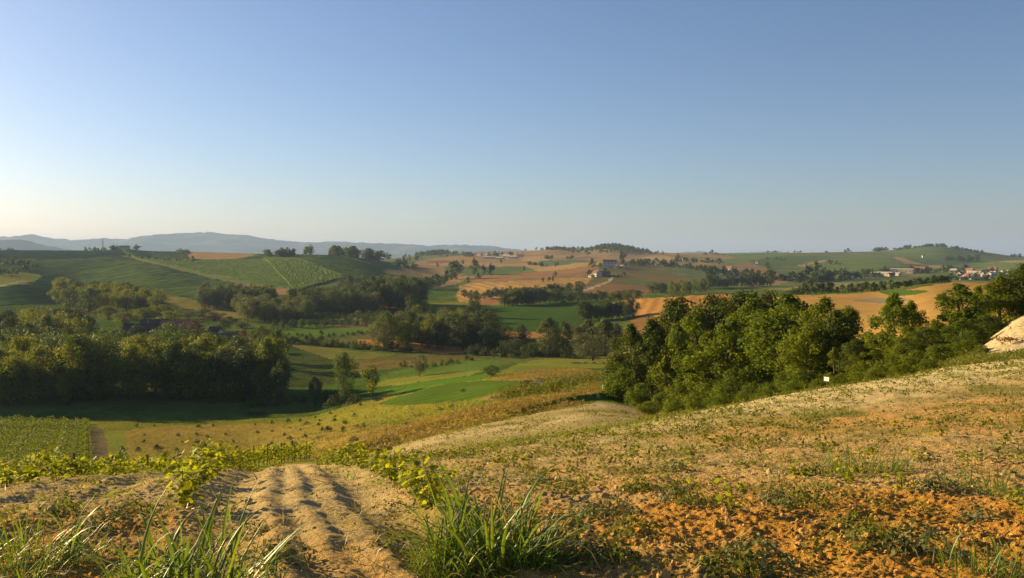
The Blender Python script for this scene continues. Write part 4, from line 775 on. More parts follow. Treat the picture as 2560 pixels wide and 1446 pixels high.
farline([(2150,690),(2200,684),(2330,682),(2420,680),(2540,690)], 34, (7, 13), ['fardark', 'far'], 'tree among the houses of the right village', 'trees of the right village', 900, 2000)
farline([(2380,700),(2460,702),(2540,704)], 22, (6, 12), ['fardark', 'far'], 'tree in front of the right village', 'trees before the right village', 800, 1300)
farline([(1050,640),(1130,642),(1250,644),(1320,642)], 26, (9, 16), ['fardark', 'far'], 'tree around the white hill village', 'trees around the white village', 1800, 3300)
farline([(1055,648),(1000,655),(990,668),(1040,674)], 18, (8, 14), ['fardark', 'far'], 'tree of the dark belt left of the tan patchwork', 'dark belt left of the patchwork', 1000, 2800)
farline([(760,638),(820,634),(870,636),(920,644),(960,656)], 44, (12, 20), ['fardark', 'fardark', 'far'], 'tree of the wood along the crest of the green shoulder', 'wood on the green shoulder', 1250, 1700)
farline([(645,642),(690,642),(733,642)], 26, (9, 14), ['fardark'], 'tree of the dark clump on the vineyard crest', 'clump on the vineyard crest', 1300, 1720)
farline([(735,642),(731,642)], 2, (19, 21), ['farpop'], 'slim cypress beside the crest clump', 'cypresses on the crest', 1300, 1700, (.18, .22))
farline([(0,660),(40,664),(90,668)], 14, (7, 12), ['fardark', 'far'], 'tree of the belt at the left edge of the hill', 'belt at the left edge', 800, 1500)
farline([(0,690),(50,684),(85,676)], 14, (5, 10), ['far', 'fardark'], 'tree beside the sunny left meadow', 'trees by the sunny meadow', 700, 1100)
farline([(280,626),(310,624),(350,626)], 12, (8, 13), ['fardark'], 'tree of the clump on the left skyline farm', 'clump on the left skyline', 1700, 2300)
farline([(0,628),(120,628),(260,628)], 22, (5, 9), ['fardark', 'far'], 'tree along the far left skyline', 'trees on the left skyline', 1500, 2300)
farline([(360,634),(440,634),(480,634),(640,640)], 22, (5, 10), ['fardark', 'far'], 'tree along the skyline beside the pink stubble patch', 'trees on the middle left skyline', 1400, 2300)
farline([(330,646),(420,652),(480,656)], 10, (5, 9), ['fardark'], 'bush on the hill below the pink stubble patch', 'bushes below the stubble patch', 1000, 1800)
farline([(1700,636),(1760,638),(1810,638)], 10, (7, 12), ['fardark'], 'tree on the low right of centre skyline', 'trees on the low skyline', 2400, 3200)
farline([(1850,632),(1960,632),(2070,632)], 18, (6, 9), ['fardark'], 'tree on the crest of the long green hill', 'trees on the long green crest', 2400, 3200)
farline([(2080,630),(2180,630),(2250,624),(2330,616),(2380,620)], 30, (9, 15), ['fardark'], 'tree on the highest crest of the right hill', 'trees on the right hill crest', 2500, 3200)
farline([(2380,620),(2440,632),(2520,642),(2560,644)], 20, (7, 12), ['fardark'], 'tree on the falling right hand crest', 'trees on the falling crest', 2400, 3200)
farline([(2360,652),(2420,652),(2470,650)], 16, (9, 14), ['fardark'], 'tree of the dark wood on the right hill flank', 'dark wood on the right flank', 1800, 3000)
farline([(1900,648),(2000,655),(2100,662)], 12, (6, 9), ['fardark'], 'bush on the field edge of the long green hill', 'bushes on the long green hill', 1500, 3000)
farline([(1330,645),(1380,648),(1440,648)], 14, (7, 10), ['fardark'], 'tree of the hedge below the first knoll', 'hedge below the first knoll', 1800, 3000)
farline([(1310,660),(1370,668),(1400,664)], 12, (5, 8), ['far'], 'small tree on the tan fields below the knolls', 'small trees on the tan fields', 1300, 2600)
for bp, bd, bw, bdep, n, lab in ((1388, 2750, 50, 200, 90, 'wooded cap of the small left knoll on the skyline'), (1535, 2800, 72, 260, 260, 'dense wood covering the big knoll on the skyline'), (1090, 2700, 50, 240, 90, 'distant wood left of the white village')):
    pl = []
    for _ in range(n):
        a, b = random.gauss(0, .6), random.gauss(0, .6)
        if bp == 1388 and b < -.2: continue
        y = bd+b*bdep; x = (bp+a*bw-CX)/FPX*y; h = random.uniform(6, 13); pl.append((x, y, h, h*random.uniform(.9, 1.2)))
    wood('far_wood', lab, pl, 'fardark')
print('TREES', NT[0])

pl = []
for _ in range(110):
    px = random.uniform(2235, 2440); row = float(np.interp(px, [2235, 2290, 2340, 2400, 2440], [627, 620, 615, 621, 633])); D = Dof(px, row, 2500, 3150)*random.uniform(.99, 1.02); h = random.uniform(4, 9)*(1.25 if 2300 < px < 2370 else .8); pl.append(((px-CX)/FPX*D, D, h, h*random.uniform(1., 1.8)))
wood('far_wood', 'dark wood along the highest crest of the right hill', pl, 'fardark')
pl = []
for _ in range(60):
    y = random.uniform(292, 362); px = random.uniform(-150, 540-(y-292)*1.2); h = random.uniform(10, 13.5); pl.append(((px-CX)/FPX*y, y, h, h*random.uniform(.9, 1.15)))
wood('wood_interior', 'closed canopy inside the dark wood on the left', pl, 'mass')
# ------------------------------------------------------------------ vine rows
def cells_of(lab):
    return next(k for k, f in enumerate(FIELDS) if f[1] == lab)
def fid_at(x, y):
    px = CX+FPX*x/y; j = np.clip(np.searchsorted(dd, y)-1, 0, NDv-2); i = np.clip(np.searchsorted(uu, px)-1, 0, NUv-2)
    return fid[j, i]
def ribbon(P, h, w, g):
    """one hedge-like strip along ground points P (n,3): lumpy tent cross section"""
    n = len(P); t = np.gradient(P[:, :2], axis=0); t /= np.linalg.norm(t, axis=1)[:, None]+1e-9; s = np.stack([-t[:, 1], t[:, 0]], 1)
    hh = h*(.75+.5*g.random(n)); ww = w*(.75+.5*g.random(n))
    V = np.zeros((n, 4, 3))
    for k, (a, b) in enumerate(((-.5, -.05), (-.38, 1.), (.38, .95), (.5, -.05))):
        V[:, k, :2] = P[:, :2]+s*(a*ww)[:, None]; V[:, k, 2] = P[:, 2]+b*hh
    i = np.arange(n-1)[:, None]*4
    F = np.concatenate([np.concatenate([i+k, i+k+1, i+k+5, i+k+4], 1) for k in range(3)])
    return V.reshape(-1, 3), F
def rows_stuff(label, name, text, ang, per, h, w, step=6., mat=None, seed=0):
    k = cells_of(label); g = np.random.default_rng(seed); m = fid == k
    X = TX[:-1, :-1][m]; Y = TY[:-1, :-1][m]; keep = (cpx[m] > -150) & (cpx[m] < 2720); X, Y = X[keep], Y[keep]
    a = R(ang); d = np.array([math.cos(a), math.sin(a)]); s = np.array([-d[1], d[0]])
    A = X*d[0]+Y*d[1]; B = X*s[0]+Y*s[1]; Vs = []; Fs = []; b = 0
    for r in np.arange(B.min(), B.max(), per):
        q = np.arange(A.min(), A.max(), step); x = q*d[0]+r*s[0]; y = q*d[1]+r*s[1]; ok = (y > 50) & (y < 6500)
        ok[ok] = fid_at(x[ok], y[ok]) == k
        i = 0
        while i < len(q):
            if not ok[i]: i += 1; continue
            j = i
            while j+1 < len(q) and ok[j+1]: j += 1
            if j-i >= 2:
                xs, ys = x[i:j+1], y[i:j+1]; V, F = ribbon(np.stack([xs, ys, ground(xs, ys, False)], 1), h, w, g); Vs.append(V); Fs.append(F+b); b += len(V)
            i = j+1
    V = np.concatenate(Vs); c = np.zeros_like(V); c[:, 0] = g.random(len(V)); c[:, 1] = g.random(len(V))
    m = mesh_np(name, V, np.concatenate(Fs), mat or LM['vinefar'], False, cols=c)
    print('ROWS', label[:30], len(V)); return tag(obj(name, m), text, None, None, 'stuff')
rows_stuff('broad vineyard hill on the left under the mountains', 'vineyard_rows', 'dense vine rows covering the broad left hill', 62, 6.0, .45, 6.0, 9., seed=1)
rows_stuff('mid green vineyard slope left of the striped rows', 'vineyard_rows', 'vine rows on the mid green slope beside the dirt track', 118, 5.0, .3, 5.4, 8., seed=2)
rows_stuff('paler vineyard terrace near the left skyline', 'vineyard_rows', 'vine rows on the pale terrace near the skyline', 20, 8., .5, 7., 9., seed=3)
rows_stuff('smooth green shoulder right of the striped rows', 'vineyard_rows', 'fine vine rows on the smooth green shoulder', 75, 5., .3, 5.2, 8., seed=4)
g4 = np.random.default_rng(44)
for k in range(36):                          # the steep striped vineyard: each row can be told apart
    t = k/35
    x0, y0 = 664+72*t, 648-2*t; x1, y1 = 742+122*t, 727-33*t
    D0 = Dof(x0, y0, 1000, 1600); D1 = Dof(x1, y1, 700, 1150)
    q = np.linspace(0, 1, 60); X = (x0-CX)/FPX*D0*(1-q)+(x1-CX)/FPX*D1*q; Y = D0*(1-q)+D1*q
    V, F = ribbon(np.stack([X, Y, ground(X, Y, False)], 1), 1.5, 2.4, g4); c = np.zeros_like(V); c[:, :2] = g4.random((len(V), 2))
    tag(obj('vine_row', mesh_np('vine_row', V, F, LM['vinefar'], False, cols=c)), 'straight dark vine row on the striped hillside vineyard', 'vine row', 'vine rows of the striped vineyard')
# leafy rows near the valley foot
def leafrow(n, Lx, H, Wd, ls, seed, mat):
    g = np.random.default_rng(seed); x = g.random(n)*Lx; a = g.random(n)*2*math.pi; q = g.random(n)**.4
    lump = 1+.22*np.interp(x, np.linspace(0, Lx, int(Lx*1.2)+2), g.normal(size=int(Lx*1.2)+2))
    P = np.stack([x, np.cos(a)*Wd*.5*q, H*lump*(.55+.45*np.sin(a)*q)], 1); nr = np.stack([0*x, np.cos(a), np.sin(a)+.3], 1)
    sz = ls*(.6+.8*g.random(n)); V, F = leafquads(P, nr, sz, sz*.8, g, .6, .2); c = np.zeros((n, 3)); c[:, 0] = g.random(n); c[:, 1] = g.random(n)
    return mesh_np('foliage', V, F, mat, False, cols=np.repeat(c, 4, 0))
ONE = ['', 'first', 'second', 'third', 'fourth', 'fifth', 'sixth', 'seventh', 'eighth', 'ninth', 'tenth', 'eleventh', 'twelfth', 'thirteenth', 'fourteenth', 'fifteenth', 'sixteenth', 'seventeenth', 'eighteenth', 'nineteenth']
def nth(k):
    if k < 20: return ONE[k]
    t = k//10; return ['', '', 'twenty', 'thirty', 'forty', 'fifty', 'sixty', 'seventy'][t]+'-'+ONE[k % 10] if k % 10 else ['', '', 'twentieth', 'thirtieth', 'fortieth', 'fiftieth', 'sixtieth', 'seventieth'][t]
lr = [leafrow(3600, 46, 1.6, 1.9, .26, 60+i, LM['vineblock']) for i in range(4)]
k = -1
for D in np.arange(96, 208, 3.1):
    x = (218+8*math.sin(D)-CX)/FPX*D; x0 = x-46
    zz = [float(ground(np.array([q]), np.array([D]), False)[0]) for q in (x0+6, x)]
    o = obj('vine_row', lr[(k+1) % 4], None, (x0, D, zz[1]), (0, -math.atan2(zz[1]-zz[0], 40), 0)); o.location.z = zz[0]-6*(zz[1]-zz[0])/40; k += 1
    tag(o, (nth(k+1)+' vine row up the left vineyard block, counted from the foreground crest'), 'vine row', 'vine rows of the left vineyard block')
lr2 = [leafrow(1500, 30, 1.4, 1.3, .26, 70+i, LM['weed']) for i in range(2)]
for k, (pa, ra, pb, rb) in enumerate([(1240,1003,1400,982),(1255,992,1440,972),(1280,984,1480,960),(1320,974,1510,950),(1350,966,1525,942)]):
    Da, Db = Dof(pa, ra, 95, 190), Dof(pb, rb, 95, 220); a = at(pa, Da, False); b = at(pb, Db, False); v = Vector(b)-Vector(a)
    o = obj('vine_row', lr2[k % 2], None, a, (0, -math.asin(v.z/v.length), math.atan2(v.y, v.x)), (v.length/30, 1, 1))
    tag(o, ['lowest', 'second lowest', 'middle', 'second highest', 'highest'][k]+' leafy row of the small vine block below the grove', 'vine row', 'rows of the small vine block')
# young bushes on the dry meadow
for a, D in enumerate((127, 137, 148, 160, 173, 187, 202)):
    for X in np.arange(-92, -10, 3.5):
        px = CX+FPX*(X+1.1*(a % 2))/D
        if not (335 < px < 930-(D-127)*.3) or random.random() < .3: continue
        hh = random.uniform(.4, .95)*(1.4 if random.random() < .12 else 1); tree3(X+1.1*(a % 2)+random.uniform(-.5, .5), D+random.uniform(-1.5, 1.5), hh, hh*random.uniform(1., 1.7), 'bush', 'small dark young bush planted on the dry yellow meadow', 'young bushes on the dry meadow')

# ------------------------------------------------------------------ grass blades, tufts
def blade_mesh(name, seed, bend, L=1., W=.05, mat=None, seg=7):
    g = random.Random(seed); V = []; F = []; ang = g.uniform(-.05, .1); p = Vector((0, 0, 0)); tw = g.uniform(-.5, .5)
    for i in range(seg+1):
        t = i/seg; wd = W*(.55+1.1*t if t < .35 else .935*(1-((t-.35)/.65)**1.7))*.5+.0008
        d = Vector((math.sin(ang), 0, math.cos(ang))); s = Vector((0, math.cos(tw*t), math.sin(tw*t)*.5)); nrm = d.cross(s)
        V += [tuple(p-s*wd), tuple(p+nrm*wd*.35), tuple(p+s*wd)]
        p = p+d*(L/seg); ang += bend*(.25+1.5*t)/seg
    for i in range(seg):
        b = 3*i; F += [(b, b+1, b+4, b+3), (b+1, b+2, b+5, b+4)]
    c = np.zeros((len(V), 3)); c[:, 0] = np.repeat(np.linspace(.2, .8, seg+1), 3); c[:, 1] = g.uniform(.3, .9)
    return mesh_np(name, np.array(V), np.array(F), mat, True, cols=c)
BL = [blade_mesh('blade', i, b, 1., w_, LM['grass']) for i, (b, w_) in enumerate([(.5, .050), (1.0, .055), (1.5, .060), (2.0, .050), (2.5, .055), (.8, .040), (1.8, .045), (.3, .035), (1.3, .065), (2.9, .05)])]
BLP = [blade_mesh('blade', 40+i, b, 1., w_, LM['grasspale']) for i, (b, w_) in enumerate([(1.4, .045), (2.2, .05), (2.8, .04)])]
def merged_blades(n, rad, Hm, seed, tilt=.55, pale=.1, wide=.75):
    g = random.Random(seed); Vs = []; Fs = []; Cs = []; MI = []; b = 0
    for _ in range(n):
        src = g.choice(BLP) if g.random() < pale else g.choice(BL); nv = len(src.vertices); co = np.empty(nv*3, np.float32); src.vertices.foreach_get('co', co); co = co.reshape(-1, 3).astype(float)
        L = Hm*g.uniform(.35, 1.05); rz = g.uniform(0, 6.28); r = rad*math.sqrt(g.random()); a = g.uniform(0, 6.28)
        M = Matrix.Translation((math.cos(a)*r, math.sin(a)*r, -.01)) @ Matrix.Rotation(rz, 4, 'Z') @ Matrix.Rotation(g.uniform(.0, tilt), 4, 'Y') @ Matrix.Diagonal((L, L*wide*.52, L, 1))
        Mn = np.array(M); co = co@Mn[:3, :3].T+Mn[:3, 3]
        Vs.append(co); f = np.empty(len(src.polygons)*4, np.int32); src.polygons.foreach_get('vertices', f); Fs.append(f.reshape(-1, 4)+b); b += nv
        c = np.zeros((nv, 3)); c[:, 0] = g.random(); c[:, 1] = g.random(); Cs.append(c); MI += [1 if src in BLP else 0]*len(src.polygons)
    return mesh_np('blades', np.concatenate(Vs), np.concatenate(Fs), [LM['grass'], LM['grasspale']], True, cols=np.concatenate(Cs), mi=MI)
def tuft(px, D, rad, H, nb, nm, label, pale=.12, tilt=.6, wide=1., lean=0.):
    x, y, z = at(px, D); e = empty('grass_tuft', (x, y, z)); tag(e, label, 'grass tuft', 'grass tufts on the foreground slope')
    g = random.Random(int(px*7+D*100))
    for k in range(nb):
        a = g.uniform(0, 6.28); r = rad*math.sqrt(g.random()); L = H*g.uniform(.55, 1.15); out = g.random() < .6
        rz = a+g.uniform(-.6, .6) if out else g.uniform(0, 6.28)
        o = obj('blade', g.choice(BLP) if g.random() < pale else g.choice(BL), e, (math.cos(a)*r, math.sin(a)*r, -.015), (0, g.uniform(.02, tilt)+lean*math.cos(rz), rz), (L, L*wide*.66, L))
    if nm: s_ = obj('blades', merged_blades(int(nm*1.7), rad*1.45, H*.66, int(px), tilt*1.3, pale, wide), e); s_['kind'] = 'stuff'
    return e
tuft(1215, 4.55, .26, .58, 120, 420, 'big lush clump of broad bladed grass at the bottom centre', .14, .85)
tuft(1120, 4.45, .16, .34, 40, 160, 'lower grass clump leaning left of the big central clump', .15, .95)
tuft(1345, 4.6, .14, .32, 30, 150, 'small grass clump right of the big central clump', .1, .9)
tuft(470, 3.95, .30, .50, 90, 190, 'tall grass clump with silvery arching blades at the bottom left', .07, .85, 1.1)
tuft(370, 4.05, .12, .40, 18, 40, 'small grass clump left of the tall bottom left clump', .05, .9)
tuft(600, 4.0, .10, .38, 14, 30, 'thin grass clump right of the tall bottom left clump', .05, .6)
tuft(95, 4.6, .20, .42, 34, 120, 'grass clump with one hooked blade at the left edge', .05, .7)
tuft(30, 4.2, .16, .30, 26, 90, 'low grass mat in the bottom left corner', .05, .95)
tuft(210, 4.7, .12, .24, 18, 70, 'short grass between the two left clumps', .05, .9)
tuft(2150, 8.6, .30, .44, 40, 110, 'wide grass clump in the middle of the right slope', .1, .6, .8)
tuft(2085, 8.9, .14, .36, 16, 40, 'thin grass clump left of the wide right clump', .1, .6, .8)
tuft(2230, 8.4, .14, .40, 16, 40, 'thin grass clump right of the wide right clump', .1, .6, .8)
tuft(2480, 7.0, .22, .30, 30, 90, 'spreading grass clump near the right edge', .15, 1.0, .9)
tuft(2390, 7.3, .16, .24, 20, 60, 'flat grass clump left of the spreading one', .15, 1.1, .9)
tuft(2545, 6.6, .14, .26, 14, 50, 'grass clump cut by the right edge', .15, .9, .9)
tuft(2440, 4.2, .16, .26, 26, 60, 'grass clump at the bottom right corner', .1, .7)
tuft(2530, 4.1, .12, .28, 16, 40, 'grass blades in the extreme bottom right corner', .1, .7)
for px, D, rad, H, n, lab in [(1282,18.5,.34,.46,150,'dark green grass tuft on the crest in the middle'),(1372,19,.30,.40,120,'second grass tuft on the crest right of the middle one'),(1545,21,.45,.55,170,'tall grass tuft on the crest before the pale clay field'),(1600,21.5,.3,.42,110,'grass tuft right of the tall crest tuft'),
    (2082,17.5,.5,.50,230,'large dark grass tuft on the red band of the right slope'),(2030,17,.28,.34,90,'grass tuft left of the large dark one'),(2130,17,.26,.34,90,'grass tuft right of the large dark one'),(2530,19,.5,.5,180,'grass tuft high at the right edge of the slope'),(2465,20,.3,.35,90,'small grass tuft below the clay bank'),
    (1690,12,.2,.28,70,'little grass tuft among the vines right of centre'),(1400,15,.2,.26,60,'little grass tuft under the crest'),(1180,14,.2,.24,60,'little grass tuft left of the crest tufts')]:
    tuft(px, D, rad, H, 0, n, lab, .06, .6, .8)

# ------------------------------------------------------------------ young vines on the foreground slope
def leaf5(seed):
    g = random.Random(seed); out = []; n = 15
    for i in range(n):
        a = math.pi*2*i/n; lob = .36+.14*abs(math.cos(2.5*a))+.03*g.uniform(-1, 1)
        if i == 0: lob = .10
        out.append((lob*math.sin(a), .42-lob*math.cos(a)*1.05, .05*math.cos(3*a)-.25*(lob*math.sin(a))**2))
    V = [(0, .42, .04)]+out; F = [(0, 1+i, 1+(i+1) % n) for i in range(n)]
    c = np.zeros((len(V), 3)); c[:, 0] = g.random(); c[:, 1] = g.uniform(.3, 1)
    return mesh_np('leaf', np.array(V), np.array(F), LM['vine'], True, cols=c)
LEAVES = [leaf5(i) for i in range(5)]
def vine_stem(g, H):
    mb = MB(); tips = []
    for k in range(g.choice((2, 3, 3, 4))):
        a = g.uniform(0, 6.28); p = Vector((0, 0, -.03)); pts = [tuple(p)]
        d = Vector((math.cos(a)*g.uniform(.05, .55), math.sin(a)*g.uniform(.05, .55), 1)).normalized()
        hh = H*g.uniform(.65, 1.)
        for i in range(5):
            p = p+d*hh/5; d = (d+Vector((g.uniform(-.16, .16), g.uniform(-.16, .16), .02))).normalized(); pts.append(tuple(p)); tips.append((p.copy(), d.copy()))
        mb.tube(pts, [.007, .005, .004, .003, .003, .002], 5)
    return mb.mesh('stem', BARK, True), tips
def young_vine(x, y, H, label, group, parts, nl=30, ls=.105):
    z = float(ground(np.array([x]), np.array([y]))[0]); g = random.Random(int(abs(x*733+y*97)*10))
    e = empty('vine_plant', (x, y, z)); tag(e, label, 'vine', group)
    sm, tips = vine_stem(g, H); obj('stem', sm, e); Vs = []; Fs = []; Cs = []; b = 0
    for k in range(nl):
        p, d = g.choice(tips); L = ls*g.uniform(.55, 1.2); a = g.uniform(0, 6.28)
        loc = p+Vector((math.cos(a), math.sin(a), g.uniform(-.3, .8)))*g.uniform(.0, .13)
        rot = Matrix.Rotation(a-math.pi/2, 3, 'Z') @ Matrix.Rotation(g.uniform(-1.1, .35), 3, 'X') @ Matrix.Rotation(g.uniform(-.5, .5), 3, 'Y')
        src = g.choice(LEAVES)
        if parts: obj('leaf', src, e, loc, rot.to_euler(), L)
        else:
            co = np.array([v.co for v in src.vertices])*L@np.array(rot).T+np.array(loc); Vs.append(co)
            Fs.append(np.array([p_.vertices for p_ in src.polygons])+b); b += len(co); c = np.zeros((len(co), 3)); c[:, :2] = g.random(); c[:, 1] = g.random(); Cs.append(c)
    if not parts: obj('foliage', mesh_np('foliage', np.concatenate(Vs), np.concatenate(Fs), LM['vine'], True, cols=np.concatenate(Cs)), e)
    return e
RN = {-2.8: 'young vine of the row at the far left', -.81: 'young vine of the row left of the wheel ruts', 1.17: 'young vine of the row right of the wheel ruts', 3.15: 'young vine of the row up the middle of the slope', 5.1: 'young vine of the fourth row on the right slope', 7.1: 'young vine of the fifth row on the right slope', 9.1: 'young vine of the sixth row on the right slope', 11.1: 'young vine of the seventh row high on the right'}
vn = 0
for c, lab in RN.items():
    y = 6.6 if c < 1 else (6.4 if c < 2 else 5.9)
    while y < (26 if c > -1 else 18):
        x = c+ROWDIR*y+random.uniform(-.08, .08); px = CX+FPX*x/y
        miss = .05 if c < 2 else .12
        if -80 < px < 2640 and random.random() > miss and not (c == -2.8 and y < 8.5):
            H = random.uniform(.28, .47) if c < 2 else random.uniform(.15, .32)
            if c > 2 and y > 12: H *= .85
            young_vine(x, y, H, lab, 'young vines in rows on the foreground slope', y < 10.2, 90 if c < 2 else 44, .070 if c < 2 else .052); vn += 1
        y += random.uniform(.62, .9) if c < 2 else random.uniform(.7, 1.15)
# older vine row on wires beyond the crest, with posts
PTH = [(-70,21.5),(100,24),(300,33),(480,43.5),(640,53.5),(775,63)]
vm = []
for i in range(5):
    g = np.random.default_rng(900+i); n = 150; P = np.stack([g.normal(size=n)*.30, g.normal(size=n)*.17, .30+.80*g.random(n)**.8], 1); P[:, 2] += .10*g.normal(size=n)
    sz = .15*(.6+.8*g.random(n)); V, F = leafquads(P, np.stack([P[:, 0], P[:, 1]*2, .3+0*P[:, 0]], 1), sz, sz*.85, g, .9, .2); c = np.zeros((n, 3)); c[:, :2] = g.random((n, 2))
    vm.append(mesh_np('foliage', V, F, LM['vine'], False, cols=np.repeat(c, 4, 0)))
sb = MB(); sb.tube([(0, 0, -.05), (.02, .01, .35), (-.02, 0, .7)], [.028, .022, .012], 6); sm_ = sb.mesh('stem', BARK, True)
pb = MB(); pb.tube([(0, 0, -.2), (0, 0, 1.30)], [.045, .04], 8); pm_ = pb.mesh('vine_post', POST)
pw = [Vector(((p-CX)/FPX*d, d, 0)) for p, d in PTH]; q = 0.; seg = [(pw[i+1]-pw[i]).length for i in range(len(pw)-1)]; tot = sum(seg); k = 0
while q < tot:
    r = q; i = 0
    while i < len(seg)-1 and r > seg[i]: r -= seg[i]; i += 1
    p = pw[i].lerp(pw[i+1], min(r/seg[i], 1)); z = float(ground(np.array([p.x]), np.array([p.y]))[0])
    for off in ((0, 0),):
        e = empty('vine_plant', (p.x+random.uniform(-.06, .06), p.y, z), random.uniform(-.3, .3)+math.pi/2, (1, 1, random.uniform(.85, 1.12)))
        tag(e, 'bright vine of the trellised row behind the left crest', 'vine', 'vines of the trellised row'); obj('stem', sm_, e); obj('foliage', vm[k % 5], e)
    if k % 6 == 0 or (p.y > 50 and k % 3 == 0):
        o = obj('vine_post', pm_, None, (p.x+.05, p.y+.4, z), (random.uniform(-.04, .04), random.uniform(-.04, .04), 0)); tag(o, 'weathered wooden post in the trellised vine row', 'post', 'posts of the trellised vine row')
    k += 1; q += .8
# a second, lower row in front of it
for k in range(26):
    D = 13.2+k*.42; px = -60+k*34; x, y, z = at(px, D)
    if px > 690: break
    H = random.uniform(.32, .52); young_vine(x, y, H, 'yellow green young vine on the brow of the crest at left', 'young vines on the left brow', False, 50, .085)

# ------------------------------------------------------------------ weeds, stubble grass, clods
def scatter(name, text, n, mat, size, leaves, hgt, dens, dr=(4.0, 29.), pr=(-120, 2680), seed=0, asp=.45, rad=.05):
    g = np.random.default_rng(seed); D = (g.uniform(dr[0]**.75, dr[1]**.75, n*4))**(1/.75); P = g.uniform(*pr, n*4); X = (P-CX)/FPX*D
    ok = g.random(n*4) < dens(X, D, P); X, D = X[ok][:n], D[ok][:n]; Z = ground(X, D); n = len(X)
    nl = np.maximum(3, g.poisson(leaves, n)); k = np.repeat(np.arange(n), nl); m = len(k); sc = (.5+1.0*g.random(n))[k]
    off = g.normal(size=(m, 3))*np.array([rad, rad, 0])*sc[:, None]; hz = hgt*sc*g.random(m)
    C = np.stack([X[k], D[k], Z[k]+hz], 1)+off; sz = size*(.5+g.random(m))*np.sqrt(sc)
    V, F = leafquads(C, off/rad*.6+np.array([0, 0, .7]), sz, sz*asp, g, .7, .1); c = np.zeros((m, 3)); c[:, 0] = g.random(n)[k]; c[:, 1] = g.random(m)
    o = obj(name, mesh_np(name, V, F, mat, False, cols=np.repeat(c, 4, 0))); print(name, n, m); return tag(o, text, None, None, 'stuff')
def patch(x, y, s, seed, lo, hi): return sstep(lo, hi, fbm(x/s, y/s, seed, 3))
alley = lambda x, y: 1-.85*np.exp(-(((x-ROWDIR*y)-.2)/.75)**2)
scatter('weeds', 'low leafy green weeds creeping over the foreground soil', 1250, LM['weed'], .036, 11, .06, lambda x, y, p: (.04+.96*patch(x, y, 1.6, 201, .15, .6))*alley(x, y), seed=11, rad=.06)
scatter('weeds', 'greyish green weeds in patches on the ochre soil', 900, LM['weed'], .032, 14, .06, lambda x, y, p: patch(x, y, 1.1, 211, .2, .65)*(.3+.7*sstep(7, 11, y))*alley(x, y), seed=12, rad=.07)
scatter('dry_weeds', 'dry straw coloured weed stalks on the foreground soil', 800, LM['dryweed'], .075, 6, .045, lambda x, y, p: .4+.6*patch(x, y, 2., 221, -.1, .4), seed=13, asp=.09, rad=.06)
scatter('grass', 'short sprouting grass on the foreground slope', 1100, LM['grass'], .09, 8, .05, lambda x, y, p: (.05+.95*patch(x, y, 1.8, 231, .15, .6))*sstep(5, 8, y)*alley(x, y), seed=14, asp=.10, rad=.05)
scatter('grass', 'green fringe of weeds along the crest of the slope', 2300, LM['weed'], .055, 12, .11, lambda x, y, p: np.exp(-((y-15.5)/4.6)**2)*sstep(800, 1050, p)*(1-sstep(1900, 2300, p)*.6)*(.15+.85*patch(x, y, 2., 241, .0, .5)), (8, 24), seed=15, rad=.12)
scatter('grass', 'sparse dark seedlings on the pale right hand crest', 1100, LM['weed'], .06, 10, .09, lambda x, y, p: sstep(19, 23, y)*sstep(1500, 1700, p), (17, 34), (1450, 2680), seed=16, rad=.07)
scatter('grass', 'tangled meadow grass on the golden bank', 9000, LM['dryweed'], .42, 4, .22, lambda x, y, p: (fid_at(x, y) == cells_of('golden grass bank above the pale clay field'))*1., (62, 165), (760, 1560), seed=17, asp=.12, rad=.3)
scatter('grass', 'tussocky grass on the yellow green meadow', 9000, LM['weed'], .5, 4, .2, lambda x, y, p: np.isin(fid_at(x, y), [cells_of('yellow green meadow at the slope foot'), cells_of('dry yellow brown field dotted with young bushes'), cells_of('yellow green grass slope falling to the valley'), cells_of('rust tinged dry grass patch below the poplars')])*1., (70, 240), (250, 1560), seed=18, asp=.12, rad=.5)
scatter('grass', 'weedy growth on the pale clay field', 2600, LM['weed'], .14, 8, .07, lambda x, y, p: (fid_at(x, y) == cells_of('pale bare clay field below the foreground crest'))*(.15+.85*patch(x, y, 6., 251, -.1, .45)), (28, 115), (860, 1800), seed=19, asp=.3, rad=.2)
scatter('grass', 'dry grass and weeds around the clay bank', 2600, LM['weed'], .22, 7, .18, lambda x, y, p: (fid_at(x, y) == cells_of('grassy strip between the pale crest and the clay bank'))*1.+.06*(fid_at(x, y) == cells_of('steep pale clay bank at the right edge'))*patch(x, y, 2., 281, 0., .5), (34, 68), (2230, 2760), seed=24, asp=.16, rad=.16)
scatter('straw', 'scattered dry straws and dead stalks lying on the soil', 700, LM['dryweed'], .17, 2, .02, lambda x, y, p: .3+.7*patch(x, y, 1.3, 271, -.1, .4), (4., 11.), seed=23, asp=.035, rad=.06)
